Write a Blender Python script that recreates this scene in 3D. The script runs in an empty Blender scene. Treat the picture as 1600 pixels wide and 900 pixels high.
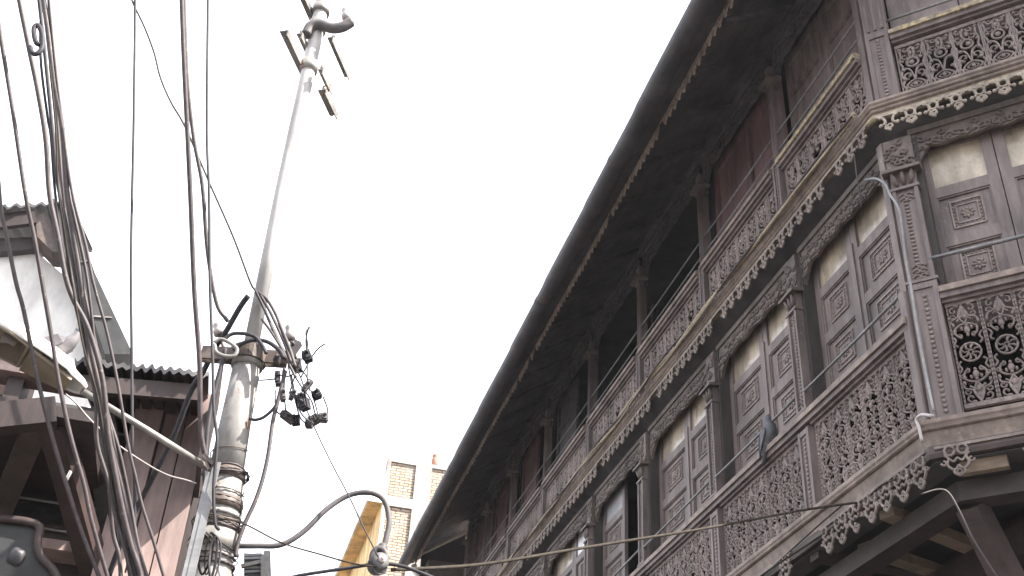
import bpy, math, random
import numpy as np
from mathutils import Matrix, Vector
random.seed(7)
sc = bpy.context.scene
V = lambda *a: np.array(a, float)

# ------------------------------------------------------------------ camera
CAMZ = 1.6
PP = V(800, 450); VPV = V(960, -2150); VPH = V(220, 1620)
FPX = math.sqrt(-np.dot(VPV - PP, VPH - PP))
up = V(*(VPV - PP), FPX); up /= np.linalg.norm(up)
fy = V(0, 0, 1) - up * up[2]; fy /= np.linalg.norm(fy)
rx = np.cross(fy, up)
if rx[0] < 0: rx = -rx
ROT = np.array([rx, fy, up])                      # world = ROT @ (right, down, forward)
cd = bpy.data.cameras.new('camera'); cam = bpy.data.objects.new('camera', cd)
sc.collection.objects.link(cam); sc.camera = cam
cd.sensor_width = 36; cd.lens = 36 * FPX / 1600; cd.clip_start = 0.05; cd.clip_end = 3000
M = Matrix.Identity(4)
for i in range(3):
    M[i][0] = ROT[i][0]; M[i][1] = -ROT[i][1]; M[i][2] = -ROT[i][2]
M[2][3] = CAMZ
cam.matrix_world = M
EYE = V(0, 0, CAMZ)
def ray(u, v):
    d = ROT @ V(u - 800, v - 450, FPX); return d / np.linalg.norm(d)
def at(u, v, Y):
    r = ray(u, v); return EYE + r * (Y / r[1])
def dist(P): return float(np.linalg.norm(P - EYE))
D = ROT @ V(*(VPH - PP), FPX); D[2] = 0; D /= np.linalg.norm(D)      # along the street
N = V(D[1], -D[0], 0)                                              # to the right of it
Z = V(0, 0, 1)
def onplane(u, v, nrm, off):
    r = ray(u, v); return EYE + r * ((off - EYE.dot(nrm)) / r.dot(nrm))

# ------------------------------------------------------------------ sky, sun, exposure
SUN_AZ, SUN_EL = 111, 50
w = bpy.data.worlds.new('World'); sc.world = w; w.use_nodes = True
nt = w.node_tree; bg = nt.nodes['Background']
sky = nt.nodes.new('ShaderNodeTexSky'); sky.sky_type = 'NISHITA'; sky.sun_disc = False
sky.sun_elevation = math.radians(SUN_EL); sky.sun_rotation = math.radians(SUN_AZ)
sky.dust_density = 6; sky.ozone_density = 0.6
mx = nt.nodes.new('ShaderNodeMix'); mx.data_type = 'RGBA'
mx.inputs[0].default_value = 0.78                 # thin white haze cloud over the whole sky
mx.inputs[7].default_value = (8.6, 8.8, 9.3, 1)
nt.links.new(sky.outputs[0], mx.inputs[6]); nt.links.new(mx.outputs[2], bg.inputs[0])
bg.inputs[1].default_value = 0.085
sd = bpy.data.lights.new('sun', 'SUN'); sd.energy = 5.0; sd.angle = math.radians(0.6); sd.color = (1, .93, .83)
so = bpy.data.objects.new('sun', sd); sc.collection.objects.link(so)
a, e = math.radians(SUN_AZ), math.radians(SUN_EL)
sdir = Vector((math.sin(a) * math.cos(e), math.cos(a) * math.cos(e), math.sin(e)))
so.rotation_euler = sdir.to_track_quat('Z', 'Y').to_euler()
vs = sc.view_settings; vs.view_transform = 'Standard'; vs.look = 'None'; vs.gamma = 1
vs.exposure = 2.0
sc.cycles.max_bounces = 8
GLARE_DENSITY = .0005

# ------------------------------------------------------------------ materials
def mat(name, c1, c2, rough=.65, scale=(6, 6, 6), bump=.15, detail=6, spots=None, spot_scale=9, spot_lo=.58, spot_hi=.66,
        metallic=0, bscale=None, spec=.5):
    m = bpy.data.materials.new(name); m.use_nodes = True; t = m.node_tree; L = t.links.new
    p = t.nodes['Principled BSDF']; p.inputs['Roughness'].default_value = rough; p.inputs['Metallic'].default_value = metallic
    p.inputs['Specular IOR Level'].default_value = spec
    tc = t.nodes.new('ShaderNodeTexCoord'); mp = t.nodes.new('ShaderNodeMapping'); mp.inputs['Scale'].default_value = scale
    L(tc.outputs['Object'], mp.inputs[0])
    n = t.nodes.new('ShaderNodeTexNoise'); n.inputs['Scale'].default_value = 1; n.inputs['Detail'].default_value = detail
    n.inputs['Roughness'].default_value = .65; L(mp.outputs[0], n.inputs['Vector'])
    cr = t.nodes.new('ShaderNodeValToRGB'); cr.color_ramp.elements[0].position = .32; cr.color_ramp.elements[1].position = .7
    cr.color_ramp.elements[0].color = (*c1, 1); cr.color_ramp.elements[1].color = (*c2, 1); L(n.outputs['Fac'], cr.inputs[0])
    out = cr.outputs[0]
    n2 = t.nodes.new('ShaderNodeTexNoise'); n2.inputs['Scale'].default_value = 1.6; n2.inputs['Detail'].default_value = 8; n2.inputs['Roughness'].default_value = .6
    mp2 = t.nodes.new('ShaderNodeMapping'); mp2.inputs['Scale'].default_value = (1.6, 1.6, .7); L(tc.outputs['Object'], mp2.inputs[0]); L(mp2.outputs[0], n2.inputs['Vector'])
    mr = t.nodes.new('ShaderNodeMapRange'); mr.inputs[1].default_value = .3; mr.inputs[2].default_value = .7
    mr.inputs[3].default_value = .58; mr.inputs[4].default_value = 1.38; L(n2.outputs['Fac'], mr.inputs[0])
    mm = t.nodes.new('ShaderNodeMix'); mm.data_type = 'RGBA'; mm.blend_type = 'MULTIPLY'; mm.inputs[0].default_value = 1
    L(out, mm.inputs[6]); L(mr.outputs[0], mm.inputs[7]); out = mm.outputs[2]
    if spots:
        n3 = t.nodes.new('ShaderNodeTexNoise'); n3.inputs['Scale'].default_value = spot_scale; n3.inputs['Detail'].default_value = 8
        n3.inputs['Roughness'].default_value = .7
        L(tc.outputs['Object'], n3.inputs['Vector'])
        r3 = t.nodes.new('ShaderNodeMapRange'); r3.inputs[1].default_value = spot_lo; r3.inputs[2].default_value = spot_hi
        L(n3.outputs['Fac'], r3.inputs[0])
        m3 = t.nodes.new('ShaderNodeMix'); m3.data_type = 'RGBA'; L(r3.outputs[0], m3.inputs[0]); L(out, m3.inputs[6])
        m3.inputs[7].default_value = (*spots, 1); out = m3.outputs[2]
    L(out, p.inputs['Base Color'])
    if bump:
        b = t.nodes.new('ShaderNodeBump'); b.inputs['Strength'].default_value = bump; b.inputs['Distance'].default_value = .02
        L(n.outputs['Fac'], b.inputs['Height']); L(b.outputs[0], p.inputs['Normal'])
    return m
MT = dict(
    wood=mat('weathered_wood', (.080, .060, .0575), (.163, .128, .1205), .6, (14, 14, 2.2), .3, spots=(.27, .225, .215), spot_scale=14, spot_lo=.62, spot_hi=.75),
    carved=mat('carved_wood', (.088, .067, .061), (.225, .178, .160), .55, (30, 30, 30), .2, spots=(.36, .31, .28), spot_scale=40, spot_lo=.62, spot_hi=.78),
    woodh=mat('ledge_wood', (.115, .086, .074), (.235, .182, .155), .65, (9, 9, 9), .3, spots=(.32, .26, .20), spot_scale=10, spot_lo=.55, spot_hi=.72),
    frng=mat('fringe_wood', (.10, .077, .067), (.215, .172, .150), .65, (22, 22, 22), .2, spots=(.34, .30, .26), spot_scale=12, spot_lo=.58, spot_hi=.7),
    vwood=mat('shade_brown_wood', (.060, .045, .039), (.125, .098, .084), .65, (24, 24, 24), .25),  # brown carving, darkened to hold the shade under the ledge
    lace=mat('eave_lace_wood', (.20, .15, .125), (.44, .34, .285), .65, (14, 14, 14), .2),
    lichen=mat('lichened_rail', (.13, .10, .08), (.25, .20, .145), .8, (9, 9, 9), .4, spots=(.42, .35, .19), spot_scale=22, spot_lo=.46, spot_hi=.66),
    moss=mat('mossy_fringe', (.17, .135, .115), (.34, .29, .24), .7, (18, 18, 18), .3, spots=(.24, .26, .14), spot_scale=6, spot_lo=.56, spot_hi=.72),
    red=mat('red_wood', (.085, .045, .045), (.16, .095, .095), .6, (12, 12, 2), .3),
    dark=mat('dark_wood', (.035, .032, .036), (.075, .066, .07), .75, (4, 4, 14), .3),  # plain dark wood; also stands for shade on soffit sheets and upper valances
    beam=mat('oiled_beam', (.026, .017, .015), (.058, .038, .034), .6, (6, 6, 14), .3),
    tan=mat('raw_plank', (.15, .11, .078), (.27, .20, .145), .75, (5, 5, 20), .3),
    pane=mat('frosted_pane', (.20, .165, .125), (.42, .355, .28), .2, (5, 5, 2.5), 0, spots=(.13, .105, .08), spot_scale=5, spot_lo=.55, spot_hi=.75),  # cream tone partly stands in for reflected sky; spots are stains
    paper=mat('white_paper', (.55, .56, .6), (.75, .75, .78), .7, (2, 2, 2), 0),
    iron=mat('iron_rod', (.10, .10, .105), (.19, .185, .185), .45, (20, 20, 20), .1, metallic=.3),
    tin=mat('roof_tin', (.026, .026, .031), (.062, .059, .066), .55, (3, 3, 9), .25, metallic=.1, spots=(.085, .06, .05), spot_scale=3),
    pole=mat('galvanised_paint', (.25, .24, .24), (.40, .385, .38), .45, (6, 6, 2), .1, spots=(.30, .22, .17), spot_scale=5, spot_lo=.62, spot_hi=.72),
    galv=mat('galvanised_steel', (.15, .145, .14), (.27, .255, .24), .45, (14, 14, 14), .1, metallic=.3, spots=(.17, .11, .075), spot_scale=9),
    conduit=mat('dull_conduit', (.055, .05, .054), (.10, .094, .098), .6, (9, 9, 9), .1, spec=.3),
    innerw=mat('dark_interior', (.012, .012, .014), (.028, .027, .03), .85, (4, 4, 4), .1),  # near-black so the rooms behind the open bays read dark
    rust=mat('rusty_steel', (.05, .038, .034), (.105, .076, .066), .6, (20, 20, 20), .2),
    cable=mat('dusty_cable', (.026, .019, .023), (.06, .046, .048), .6, (30, 30, 8), .15, spots=(.17, .13, .10), spot_scale=30, spot_lo=.6, spot_hi=.7),
    ecable=mat('ochre_dust_cable', (.20, .155, .10), (.36, .29, .20), .6, (30, 30, 30), .2, spots=(.45, .39, .30), spot_scale=25),
    black=mat('black_cable', (.016, .015, .02), (.04, .038, .045), .65, (30, 30, 8), .1, spec=.3),
    tcable=mat('tan_cable', (.026, .021, .017), (.052, .043, .035), .85, (30, 30, 8), .1, spec=.15),
    porc=mat('porcelain', (.27, .24, .24), (.38, .345, .34), .25, (3, 3, 3), 0),
    white=mat('white_plaster', (.72, .70, .68), (.82, .80, .78), .8, (2, 2, 2), .1, spots=(.6, .57, .55), spot_scale=4, spot_lo=.6, spot_hi=.8),
    lampw=mat('white_enamel', (.70, .69, .66), (.8, .8, .78), .3, (4, 4, 4), 0),
    beige=mat('aged_beige', (.15, .12, .088), (.24, .195, .145), .5, (6, 6, 6), .05),
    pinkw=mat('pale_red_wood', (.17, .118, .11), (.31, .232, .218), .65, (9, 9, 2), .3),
    jambw=mat('reveal_shade_wood', (.018, .014, .013), (.042, .033, .031), .75, (9, 9, 3), .25),  # near-black colour standing in for shade in the door reveals
    blackt=mat('black_tin', (.012, .013, .015), (.03, .03, .032), .6, (8, 8, 8), .2),
    strutw=mat('dark_strut_wood', (.028, .019, .016), (.065, .045, .038), .65, (8, 8, 8), .25),
    polelow=mat('worn_pole_paint', (.15, .145, .14), (.27, .26, .255), .5, (9, 9, 4), .2, spots=(.12, .08, .06), spot_scale=8, spot_lo=.54, spot_hi=.64),
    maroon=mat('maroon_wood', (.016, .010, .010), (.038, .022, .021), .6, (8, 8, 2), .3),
    ochre=mat('ochre_plaster', (.66, .43, .17), (.78, .55, .26), .8, (2, 2, 2), .05),
    concrete=mat('concrete', (.29, .27, .25), (.42, .395, .37), .85, (3, 3, 3), .2),
    ground=mat('street_ground', (.042, .04, .038), (.078, .074, .07), .9, (.8, .8, .8), .2),
    terra=mat('terracotta', (.34, .13, .09), (.45, .19, .13), .7, (10, 10, 10), .1),
    pig=mat('pigeon_grey', (.035, .037, .043), (.075, .077, .085), .55, (18, 18, 18), .1, spots=(.2, .21, .23), spot_scale=11, spot_lo=.6, spot_hi=.64),
    pigl=mat('pale_pigeon', (.10, .095, .11), (.20, .185, .195), .55, (14, 14, 14), .1),
    pigd=mat('pigeon_head', (.06, .07, .085), (.11, .12, .13), .5, (14, 14, 14), 0),
    greyb=mat('grey_board', (.14, .125, .12), (.26, .235, .225), .75, (9, 9, 2), .3),
    grey=mat('grey_shutter', (.16, .16, .17), (.26, .26, .27), .6, (4, 4, 20), .1),
)
def brick_mat():
    m = bpy.data.materials.new('brickwork'); m.use_nodes = True; t = m.node_tree; L = t.links.new
    p = t.nodes['Principled BSDF']; p.inputs['Roughness'].default_value = .9
    tc = t.nodes.new('ShaderNodeTexCoord')
    nd = t.nodes.new('ShaderNodeTexNoise'); nd.inputs['Scale'].default_value = 5; nd.inputs['Detail'].default_value = 3; L(tc.outputs['UV'], nd.inputs['Vector'])
    va = t.nodes.new('ShaderNodeMix'); va.data_type = 'VECTOR'; va.inputs[0].default_value = .06
    L(tc.outputs['UV'], va.inputs[4]); L(nd.outputs['Color'], va.inputs[5])
    b = t.nodes.new('ShaderNodeTexBrick'); L(va.outputs[1], b.inputs['Vector'])
    b.inputs['Color1'].default_value = (.40, .29, .205, 1); b.inputs['Color2'].default_value = (.50, .385, .29, 1)
    b.inputs['Mortar'].default_value = (.13, .10, .08, 1); b.inputs['Scale'].default_value = 1
    b.inputs['Mortar Size'].default_value = .013; b.inputs['Brick Width'].default_value = .23; b.inputs['Row Height'].default_value = .072
    b.inputs['Bias'].default_value = .1; b.inputs['Mortar Smooth'].default_value = .3
    n = t.nodes.new('ShaderNodeTexNoise'); n.inputs['Scale'].default_value = 2.2; n.inputs['Detail'].default_value = 8; L(tc.outputs['UV'], n.inputs['Vector'])
    r = t.nodes.new('ShaderNodeMapRange'); r.inputs[1].default_value = .52; r.inputs[2].default_value = .7; L(n.outputs['Fac'], r.inputs[0])
    x = t.nodes.new('ShaderNodeMix'); x.data_type = 'RGBA'; L(r.outputs[0], x.inputs[0]); L(b.outputs[0], x.inputs[6]); x.inputs[7].default_value = (.34, .29, .25, 1)
    L(x.outputs[2], p.inputs['Base Color'])
    bp = t.nodes.new('ShaderNodeBump'); bp.inputs['Strength'].default_value = .8; bp.inputs['Distance'].default_value = .03
    bp.invert = True; L(b.outputs['Fac'], bp.inputs['Height']); L(bp.outputs[0], p.inputs['Normal'])
    return m
MT['brick'] = brick_mat()

# ------------------------------------------------------------------ mesh helpers
class MB:
    def __init__(s): s.v = []; s.f = []; s.smooth = []
    def add(s, vs, fs, smooth=False):
        o = len(s.v); s.v.extend([tuple(map(float, x)) for x in vs]); s.f.extend([tuple(i + o for i in f) for f in fs]); s.smooth.extend([smooth] * len(fs)); return s
    def hexa(s, P):      # 8 corners: bottom 4 (ccw), top 4
        return s.add(P, [(3, 2, 1, 0), (4, 5, 6, 7), (0, 1, 5, 4), (1, 2, 6, 5), (2, 3, 7, 6), (3, 0, 4, 7)])
    def box(s, fr, a0, a1, b0, b1, c0, c1):
        return s.hexa([fr(a, b, c) for c in (c0, c1) for a, b in ((a0, b0), (a1, b0), (a1, b1), (a0, b1))])
    def beam(s, A, B, w, h, upv=None):
        A = np.array(A, float); B = np.array(B, float); d = B - A; d /= np.linalg.norm(d)
        u = np.array(upv if upv is not None else (0, 0, 1), float)
        if abs(u.dot(d)) > .98: u = V(1, 0, 0)
        x = np.cross(d, u); x /= np.linalg.norm(x); y = np.cross(x, d)
        q = [(-w / 2, -h / 2), (w / 2, -h / 2), (w / 2, h / 2), (-w / 2, h / 2)]
        return s.hexa([A + x * i + y * j for i, j in q] + [B + x * i + y * j for i, j in q])
    def prism(s, poly0, poly1):   # loft between two equal polygons, capped
        n = len(poly0)
        return s.add(list(poly0) + list(poly1), [tuple(range(n))[::-1], tuple(range(n, 2 * n))] + [(i, (i + 1) % n, n + (i + 1) % n, n + i) for i in range(n)])
    def tube(s, pts, r, sides=6, smooth=True, caps=True):
        P = np.array(pts, float); n = len(P)
        if n < 2: return s
        T = np.gradient(P, axis=0); T /= np.maximum(np.linalg.norm(T, axis=1), 1e-9)[:, None]
        u = V(0, 0, 1) if abs(T[0][2]) < .9 else V(1, 0, 0)
        R = np.full(n, r, float) if np.isscalar(r) else np.array(r, float)
        vs = []
        ang = np.arange(sides) * 2 * math.pi / sides
        for i in range(n):
            u = u - T[i] * u.dot(T[i]); l = np.linalg.norm(u)
            if l < 1e-6: u = np.cross(T[i], V(.3, .5, .8)); l = np.linalg.norm(u)
            u = u / l; x = np.cross(T[i], u)
            for k in ang: vs.append(P[i] + R[i] * (u * math.cos(k) + x * math.sin(k)))
        fs = [(i * sides + k, i * sides + (k + 1) % sides, (i + 1) * sides + (k + 1) % sides, (i + 1) * sides + k) for i in range(n - 1) for k in range(sides)]
        if caps: fs += [tuple(range(sides))[::-1], tuple(range((n - 1) * sides, n * sides))]
        return s.add(vs, fs, smooth)
    def blob(s, c, ax, seg=6, rings=4):
        ax = [np.array(a, float) for a in ax]; vs = [c + ax[2]]
        for i in range(1, rings):
            t = math.pi * i / rings
            for k in range(seg):
                p = 2 * math.pi * k / seg
                vs.append(c + ax[0] * math.sin(t) * math.cos(p) + ax[1] * math.sin(t) * math.sin(p) + ax[2] * math.cos(t))
        vs.append(c - ax[2]); fs = [(0, 1 + k, 1 + (k + 1) % seg) for k in range(seg)]
        for i in range(rings - 2):
            for k in range(seg): fs.append((1 + i * seg + k, 1 + (i + 1) * seg + k, 1 + (i + 1) * seg + (k + 1) % seg, 1 + i * seg + (k + 1) % seg))
        l = len(vs) - 1; b = 1 + (rings - 2) * seg
        fs += [(b + (k + 1) % seg, b + k, l) for k in range(seg)]
        return s.add(vs, fs, True)
    def lathe(s, A, B, prof, seg=14):     # prof: (t along A->B, radius)
        A = np.array(A, float); B = np.array(B, float)
        return s.tube_prof([A + (B - A) * t for t, r in prof], [r for t, r in prof], B - A, seg)
    def tube_prof(s, pts, rad, ax, seg):
        ax = np.array(ax, float); ax /= np.linalg.norm(ax); u = V(0, 0, 1) if abs(ax[2]) < .9 else V(1, 0, 0)
        u = u - ax * u.dot(ax); u /= np.linalg.norm(u); x = np.cross(ax, u); vs = []
        for p, r in zip(pts, rad):
            for k in range(seg):
                t = 2 * math.pi * k / seg; vs.append(p + r * (u * math.cos(t) + x * math.sin(t)))
        n = len(pts)
        fs = [(i * seg + k, i * seg + (k + 1) % seg, (i + 1) * seg + (k + 1) % seg, (i + 1) * seg + k) for i in range(n - 1) for k in range(seg)]
        fs += [tuple(range(seg))[::-1], tuple(range((n - 1) * seg, n * seg))]
        return s.add(vs, fs, True)
ORIGIN = {}
def tag(o, label=None, cat=None, group=None, kind=None):
    if label: o['label'] = label
    if cat: o['category'] = cat
    if group: o['group'] = group
    if kind: o['kind'] = kind
    return o
def thing(name, loc, label, cat, group=None):
    o = bpy.data.objects.new(name, None); o.empty_display_size = .1; sc.collection.objects.link(o); o.location = [float(x) for x in loc]
    ORIGIN[o.name] = np.array(loc, float); return tag(o, label, cat, group)
def obj(name, mb, m, parent=None, loc=None, label=None):
    if parent is not None: og = ORIGIN[parent.name]
    elif loc is not None: og = np.array(loc, float)
    else:
        a = np.array(mb.v); og = V((a[:, 0].min() + a[:, 0].max()) / 2, (a[:, 1].min() + a[:, 1].max()) / 2, a[:, 2].min())
    me = bpy.data.meshes.new(name); me.from_pydata([tuple(np.array(v) - og) for v in mb.v], [], mb.f); me.update()
    me.polygons.foreach_set('use_smooth', mb.smooth)
    me.materials.append(MT[m]); o = bpy.data.objects.new(name, me); sc.collection.objects.link(o)
    if parent is not None: o.parent = parent
    else: o.location = [float(x) for x in og]
    ORIGIN[o.name] = og
    if label: o['label'] = label
    return o
def uvbox(o, ex):    # metric UVs: (along ex, z)
    me = o.data; uv = me.uv_layers.new(name='UVMap')
    for lp in me.loops:
        co = me.vertices[lp.vertex_index].co; uv.data[lp.index].uv = (co.x * ex[0] + co.y * ex[1], co.z)
def smoothpath(pts, k=6):   # Catmull-Rom
    P = [np.array(p, float) for p in pts]; P = [2 * P[0] - P[1]] + P + [2 * P[-1] - P[-2]]; out = []
    for i in range(1, len(P) - 2):
        a, b, c, d = P[i - 1:i + 3]
        for t in np.linspace(0, 1, k, endpoint=False):
            out.append(.5 * (2 * b + (c - a) * t + (2 * a - 5 * b + 4 * c - d) * t * t + (3 * b - a - 3 * c + d) * t ** 3))
    out.append(P[-2]); return out

# ------------------------------------------------------------------ ground
g = MB(); g.add([(-400, -400, 0), (400, -400, 0), (400, 400, 0), (-400, 400, 0)], [(0, 1, 2, 3)])
tag(obj('ground', g, 'ground', loc=(0, 0, 0)), 'dusty street ground below the houses', 'ground', kind='structure')

# ================================================================== THE CARVED TIMBER HOUSE (right)
S0 = 6.08                                               # corner where the front turns into the chamfer
FN = 4.5                                                # distance of the front plane
COLS = [7.76, 9.62, 11.64, 13.66, 15.9, 18.0, 19.9, 21.5]
SEND = 21.5
AZC = math.radians(122)
CX = V(math.sin(AZC), math.cos(AZC), 0); CO = V(-CX[1], CX[0], 0)    # CO: into the chamfer wall
if CO.dot(D) < 0: CO = -CO
P0 = D * S0 + N * FN
CW = 1.62                                               # chamfer width
def F(s, n, z): return D * s + N * n + Z * z            # facade frame, n = absolute distance from the camera line
def FA(s, o, z): return D * s + N * (FN + o) + Z * z    # o = depth behind the front plane
def CA(t, o, z): return P0 + CX * t + CO * o + Z * z    # chamfer frame
SX = V(math.sin(AZC + math.radians(45)), math.cos(AZC + math.radians(45)), 0)
house = thing('timber_house', D * 13 + N * 6 + Z * 0, 'long dark carved wooden house with balconies and overhanging eave on the right', 'house')
def corner_o(o):         # corner point of the front / chamfer at depth o
    # intersection of planes n = FN+o and chamfer depth o
    A = np.array([[N[0], N[1]], [CO[0], CO[1]]]); b = [FN + o, P0.dot(CO) + o]
    x = np.linalg.solve(A, b); return V(x[0], x[1], 0)
P1 = P0 + CX * CW        # second corner, side wall beyond turns along side direction
SD = N; SOut = -D        # side wall runs along +N facing the camera side
def corner2_o(o):
    A = np.array([[CO[0], CO[1]], [D[0], D[1]]]); b = [P0.dot(CO) + o, P1.dot(D) + o]
    x = np.linalg.solve(A, b); return V(x[0], x[1], 0)
def run(profile, mbo=None, send=SEND, side=4.0):
    """extrude a (depth, z) profile along front, chamfer and side, mitred"""
    mb = mbo or MB()
    rings = []
    for kind in range(4):
        ring = []
        for o, z in profile:
            if kind == 0: p = D * send + N * (FN + o)
            elif kind == 1: p = corner_o(o)
            elif kind == 2: p = corner2_o(o)
            else: q = corner2_o(o); p = q + N * side
            ring.append(V(p[0], p[1], z))
        rings.append(ring)
    for k in range(3):
        n = len(profile)
        mb.add(rings[k] + rings[k + 1], [(i, (i + 1) % n, n + (i + 1) % n, n + i) for i in range(n)])
    n = len(profile); mb.add(rings[0], [tuple(range(n))]); mb.add(rings[3], [tuple(range(n))[::-1]])
    return mb

# --- carved motifs (2D curves in metres; x across the board, y up)
def spiral(cx, cy, r0, r1, a0, a1, n=9):
    return [(cx + (r0 + (r1 - r0) * t) * math.cos(math.radians(a0 + (a1 - a0) * t)), cy + (r0 + (r1 - r0) * t) * math.sin(math.radians(a0 + (a1 - a0) * t))) for t in np.linspace(0, 1, n)]
def circle(cx, cy, r, n=12): return spiral(cx, cy, r, r, 0, 360, n)
def spl(*p): return [tuple(q[:2]) for q in smoothpath([(x, y, 0) for x, y in p], 4)]
def mirror(c): return [(-x, y) for x, y in c]
def jali_lower(h):
    C = []; B = []
    def both(c, r): C.append((c, r)); C.append((mirror(c), r))
    for flip in (0, 1):
        f = (lambda y: h - y) if flip else (lambda y: y)
        m = lambda c: [(x, f(y)) for x, y in c]
        both(m(spl((.0, 0), (.012, .06), (.04, .105), (.085, .125), (.1, .16))), .009)
        both(m(spl((.005, .02), (.03, .075), (.03, .11), (.0, .165))), .008)
        both(m(spiral(.062, .045, .032, .010, 250, 560)), .0085)
        both(m(spiral(.078, .098, .024, .008, 180, 520)), .0075)
        both(m(spl((0, .165), (.04, .175), (.08, .205), (.072, .25), (.045, .275))), .0085)
        both(m(spiral(.052, .262, .020, .008, 90, 420, 7)), .007)
        B.append((0, f(.222), .024, .034)); B.append((0, f(.185), .013, .012)); B.append((0, f(.262), .012, .016))
        B.append((.045, f(.012), .02, .012)); B.append((-.045, f(.012), .02, .012))
    for f in ((lambda y: y), (lambda y: h - y)):
        m = lambda c: [(x, f(y)) for x, y in c]
        both(m(spiral(.088, .225, .022, .007, 200, 500, 7)), .0075)
        both(m(spl((.108, .25), (.085, .285), (.1, .32), (.078, .345))), .0075)
        both(m(spl((.0, .05), (.012, .1), (.055, .14))), .008)
        B.append((.09, f(.165), .013, .02)); B.append((-.09, f(.165), .013, .02)); B.append((.035, f(.205), .01, .018)); B.append((-.035, f(.205), .01, .018)); B.append((0, f(.11), .02, .03))
    C.append((circle(0, h / 2, .074, 14), .010))
    C.append((circle(0, h / 2, .018, 7), .008))
    for k in range(8):
        t = math.radians(22.5 + 45 * k); C.append(([(.02 * math.cos(t), h / 2 + .02 * math.sin(t)), (.045 * math.cos(t + .25), h / 2 + .045 * math.sin(t + .25)), (.068 * math.cos(t), h / 2 + .068 * math.sin(t))], .008))
    for x in (-.112, .112):
        for y in np.arange(.02, h, .034): B.append((x, y, .008, .014))
    return C, B
def jali_upper(h):
    C = []; B = []
    def both(c, r): C.append((c, r)); C.append((mirror(c), r))
    both(spl((0, .03), (.04, .045), (.078, .085), (.04, .125), (0, .14)), .009)
    both(spl((0, .055), (.03, .07), (.045, .085), (.02, .105), (0, .115)), .007)
    B.append((0, .085, .018, .02))
    both(spiral(.052, .20, .042, .012, 270, 640, 12), .009)
    both(spl((0, .14), (.012, .2), (.03, .26), (.075, .29)), .008)
    C.append((circle(0, .34, .05, 12), .010)); B.append((0, .34, .026, .026))
    both(spiral(.062, .42, .034, .01, 200, 520, 10), .009)
    both(spl((0, .39), (.02, .43), (.02, .48), (0, h - .02)), .010)
    both(spiral(.05, .50, .03, .01, 160, 480, 9), .008)
    B.append((0, .45, .02, .03))
    both(spl((.1, .02), (.085, .06), (.108, .10), (.09, .16), (.108, .22), (.088, .30), (.108, .37), (.092, .44), (.108, h - .01)), .010)
    for x in (-.08, .08):
        for y in (.02, .16, .27, .37, h - .03): B.append((x, y, .02, .016))
    return C, B
def stamp(mb, fr, a, z0, o, motif, sx=1.0, thick=1.0, sides=4):
    C, B = motif; rot = random.gauss(0, .02); drop = .035
    C = [([(x - y * rot, y + x * rot) for x, y in c], r * random.uniform(.88, 1.1)) for c, r in C if random.random() > drop]
    for c, r in C: mb.tube([fr(a + x * sx, o, z0 + y) for x, y in c], r * thick, sides)
    e1 = fr(1, 0, 0) - fr(0, 0, 0); e2 = fr(0, 1, 0) - fr(0, 0, 0)
    for x, y, rx_, ry_ in B: mb.blob(fr(a + x * sx, o - .004, z0 + y), (e1 * rx_, e2 * .014, Z * ry_), 6, 4)
def boards(mb, fr, a0, a1, z0, z1, o, motif_fn):
    n = max(1, round((a1 - a0) / .236)); w_ = (a1 - a0) / n; m = motif_fn(z1 - z0)
    for k in range(n):
        c = a0 + w_ * (k + .5); stamp(mb, fr, c, z0, o, m, w_ / .24, 1.08 if motif_fn is jali_lower else 1.28)
        for sgn in (-1, 1):
            x = c + sgn * (w_ / 2 - .007)
            mb.box(fr, x - .0055, x + .0055, o - .008, o + .018, z0, z1)
    mb.box(fr, a0, a1, o - .012, o + .02, z0 - .03, z0 + .004); mb.box(fr, a0, a1, o - .012, o + .02, z1 - .004, z1 + .03)
def carve_square(mb, fr, ca, cz, w_, h_, o):
    for (wa, ha, r) in ((w_ / 2, h_ / 2, .010), (w_ / 2 * .68, h_ / 2 * .68, .007)):
        q = [(-wa, -ha), (wa, -ha), (wa, ha), (-wa, ha), (-wa, -ha)]
        for i in range(4): mb.beam(fr(ca + q[i][0], o, cz + q[i][1]), fr(ca + q[i + 1][0], o, cz + q[i + 1][1]), r * 1.6, r * 1.6)
    e1 = fr(1, 0, 0) - fr(0, 0, 0); e2 = fr(0, 1, 0) - fr(0, 0, 0)
    for k in range(7):
        t = -1 + 2 * k / 6
        for (x, y) in ((t * w_ / 2 * .84, h_ / 2 * .84), (t * w_ / 2 * .84, -h_ / 2 * .84), (w_ / 2 * .84, t * h_ / 2 * .84), (-w_ / 2 * .84, t * h_ / 2 * .84)):
            mb.blob(fr(ca + x, o, cz + y), (e1 * .009, e2 * .008, Z * .009), 5, 3)
    for k in range(8):
        t = math.pi / 4 * k; c_, s_ = math.cos(t), math.sin(t)
        mb.blob(fr(ca + c_ * w_ * .14, o, cz + s_ * h_ * .14), ((e1 * c_ + Z * s_) * w_ * .10, e2 * .010, (-e1 * s_ + Z * c_) * .014), 5, 3)
    mb.blob(fr(ca, o, cz), (e1 * .02, e2 * .015, Z * .02), 6, 4)

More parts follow.
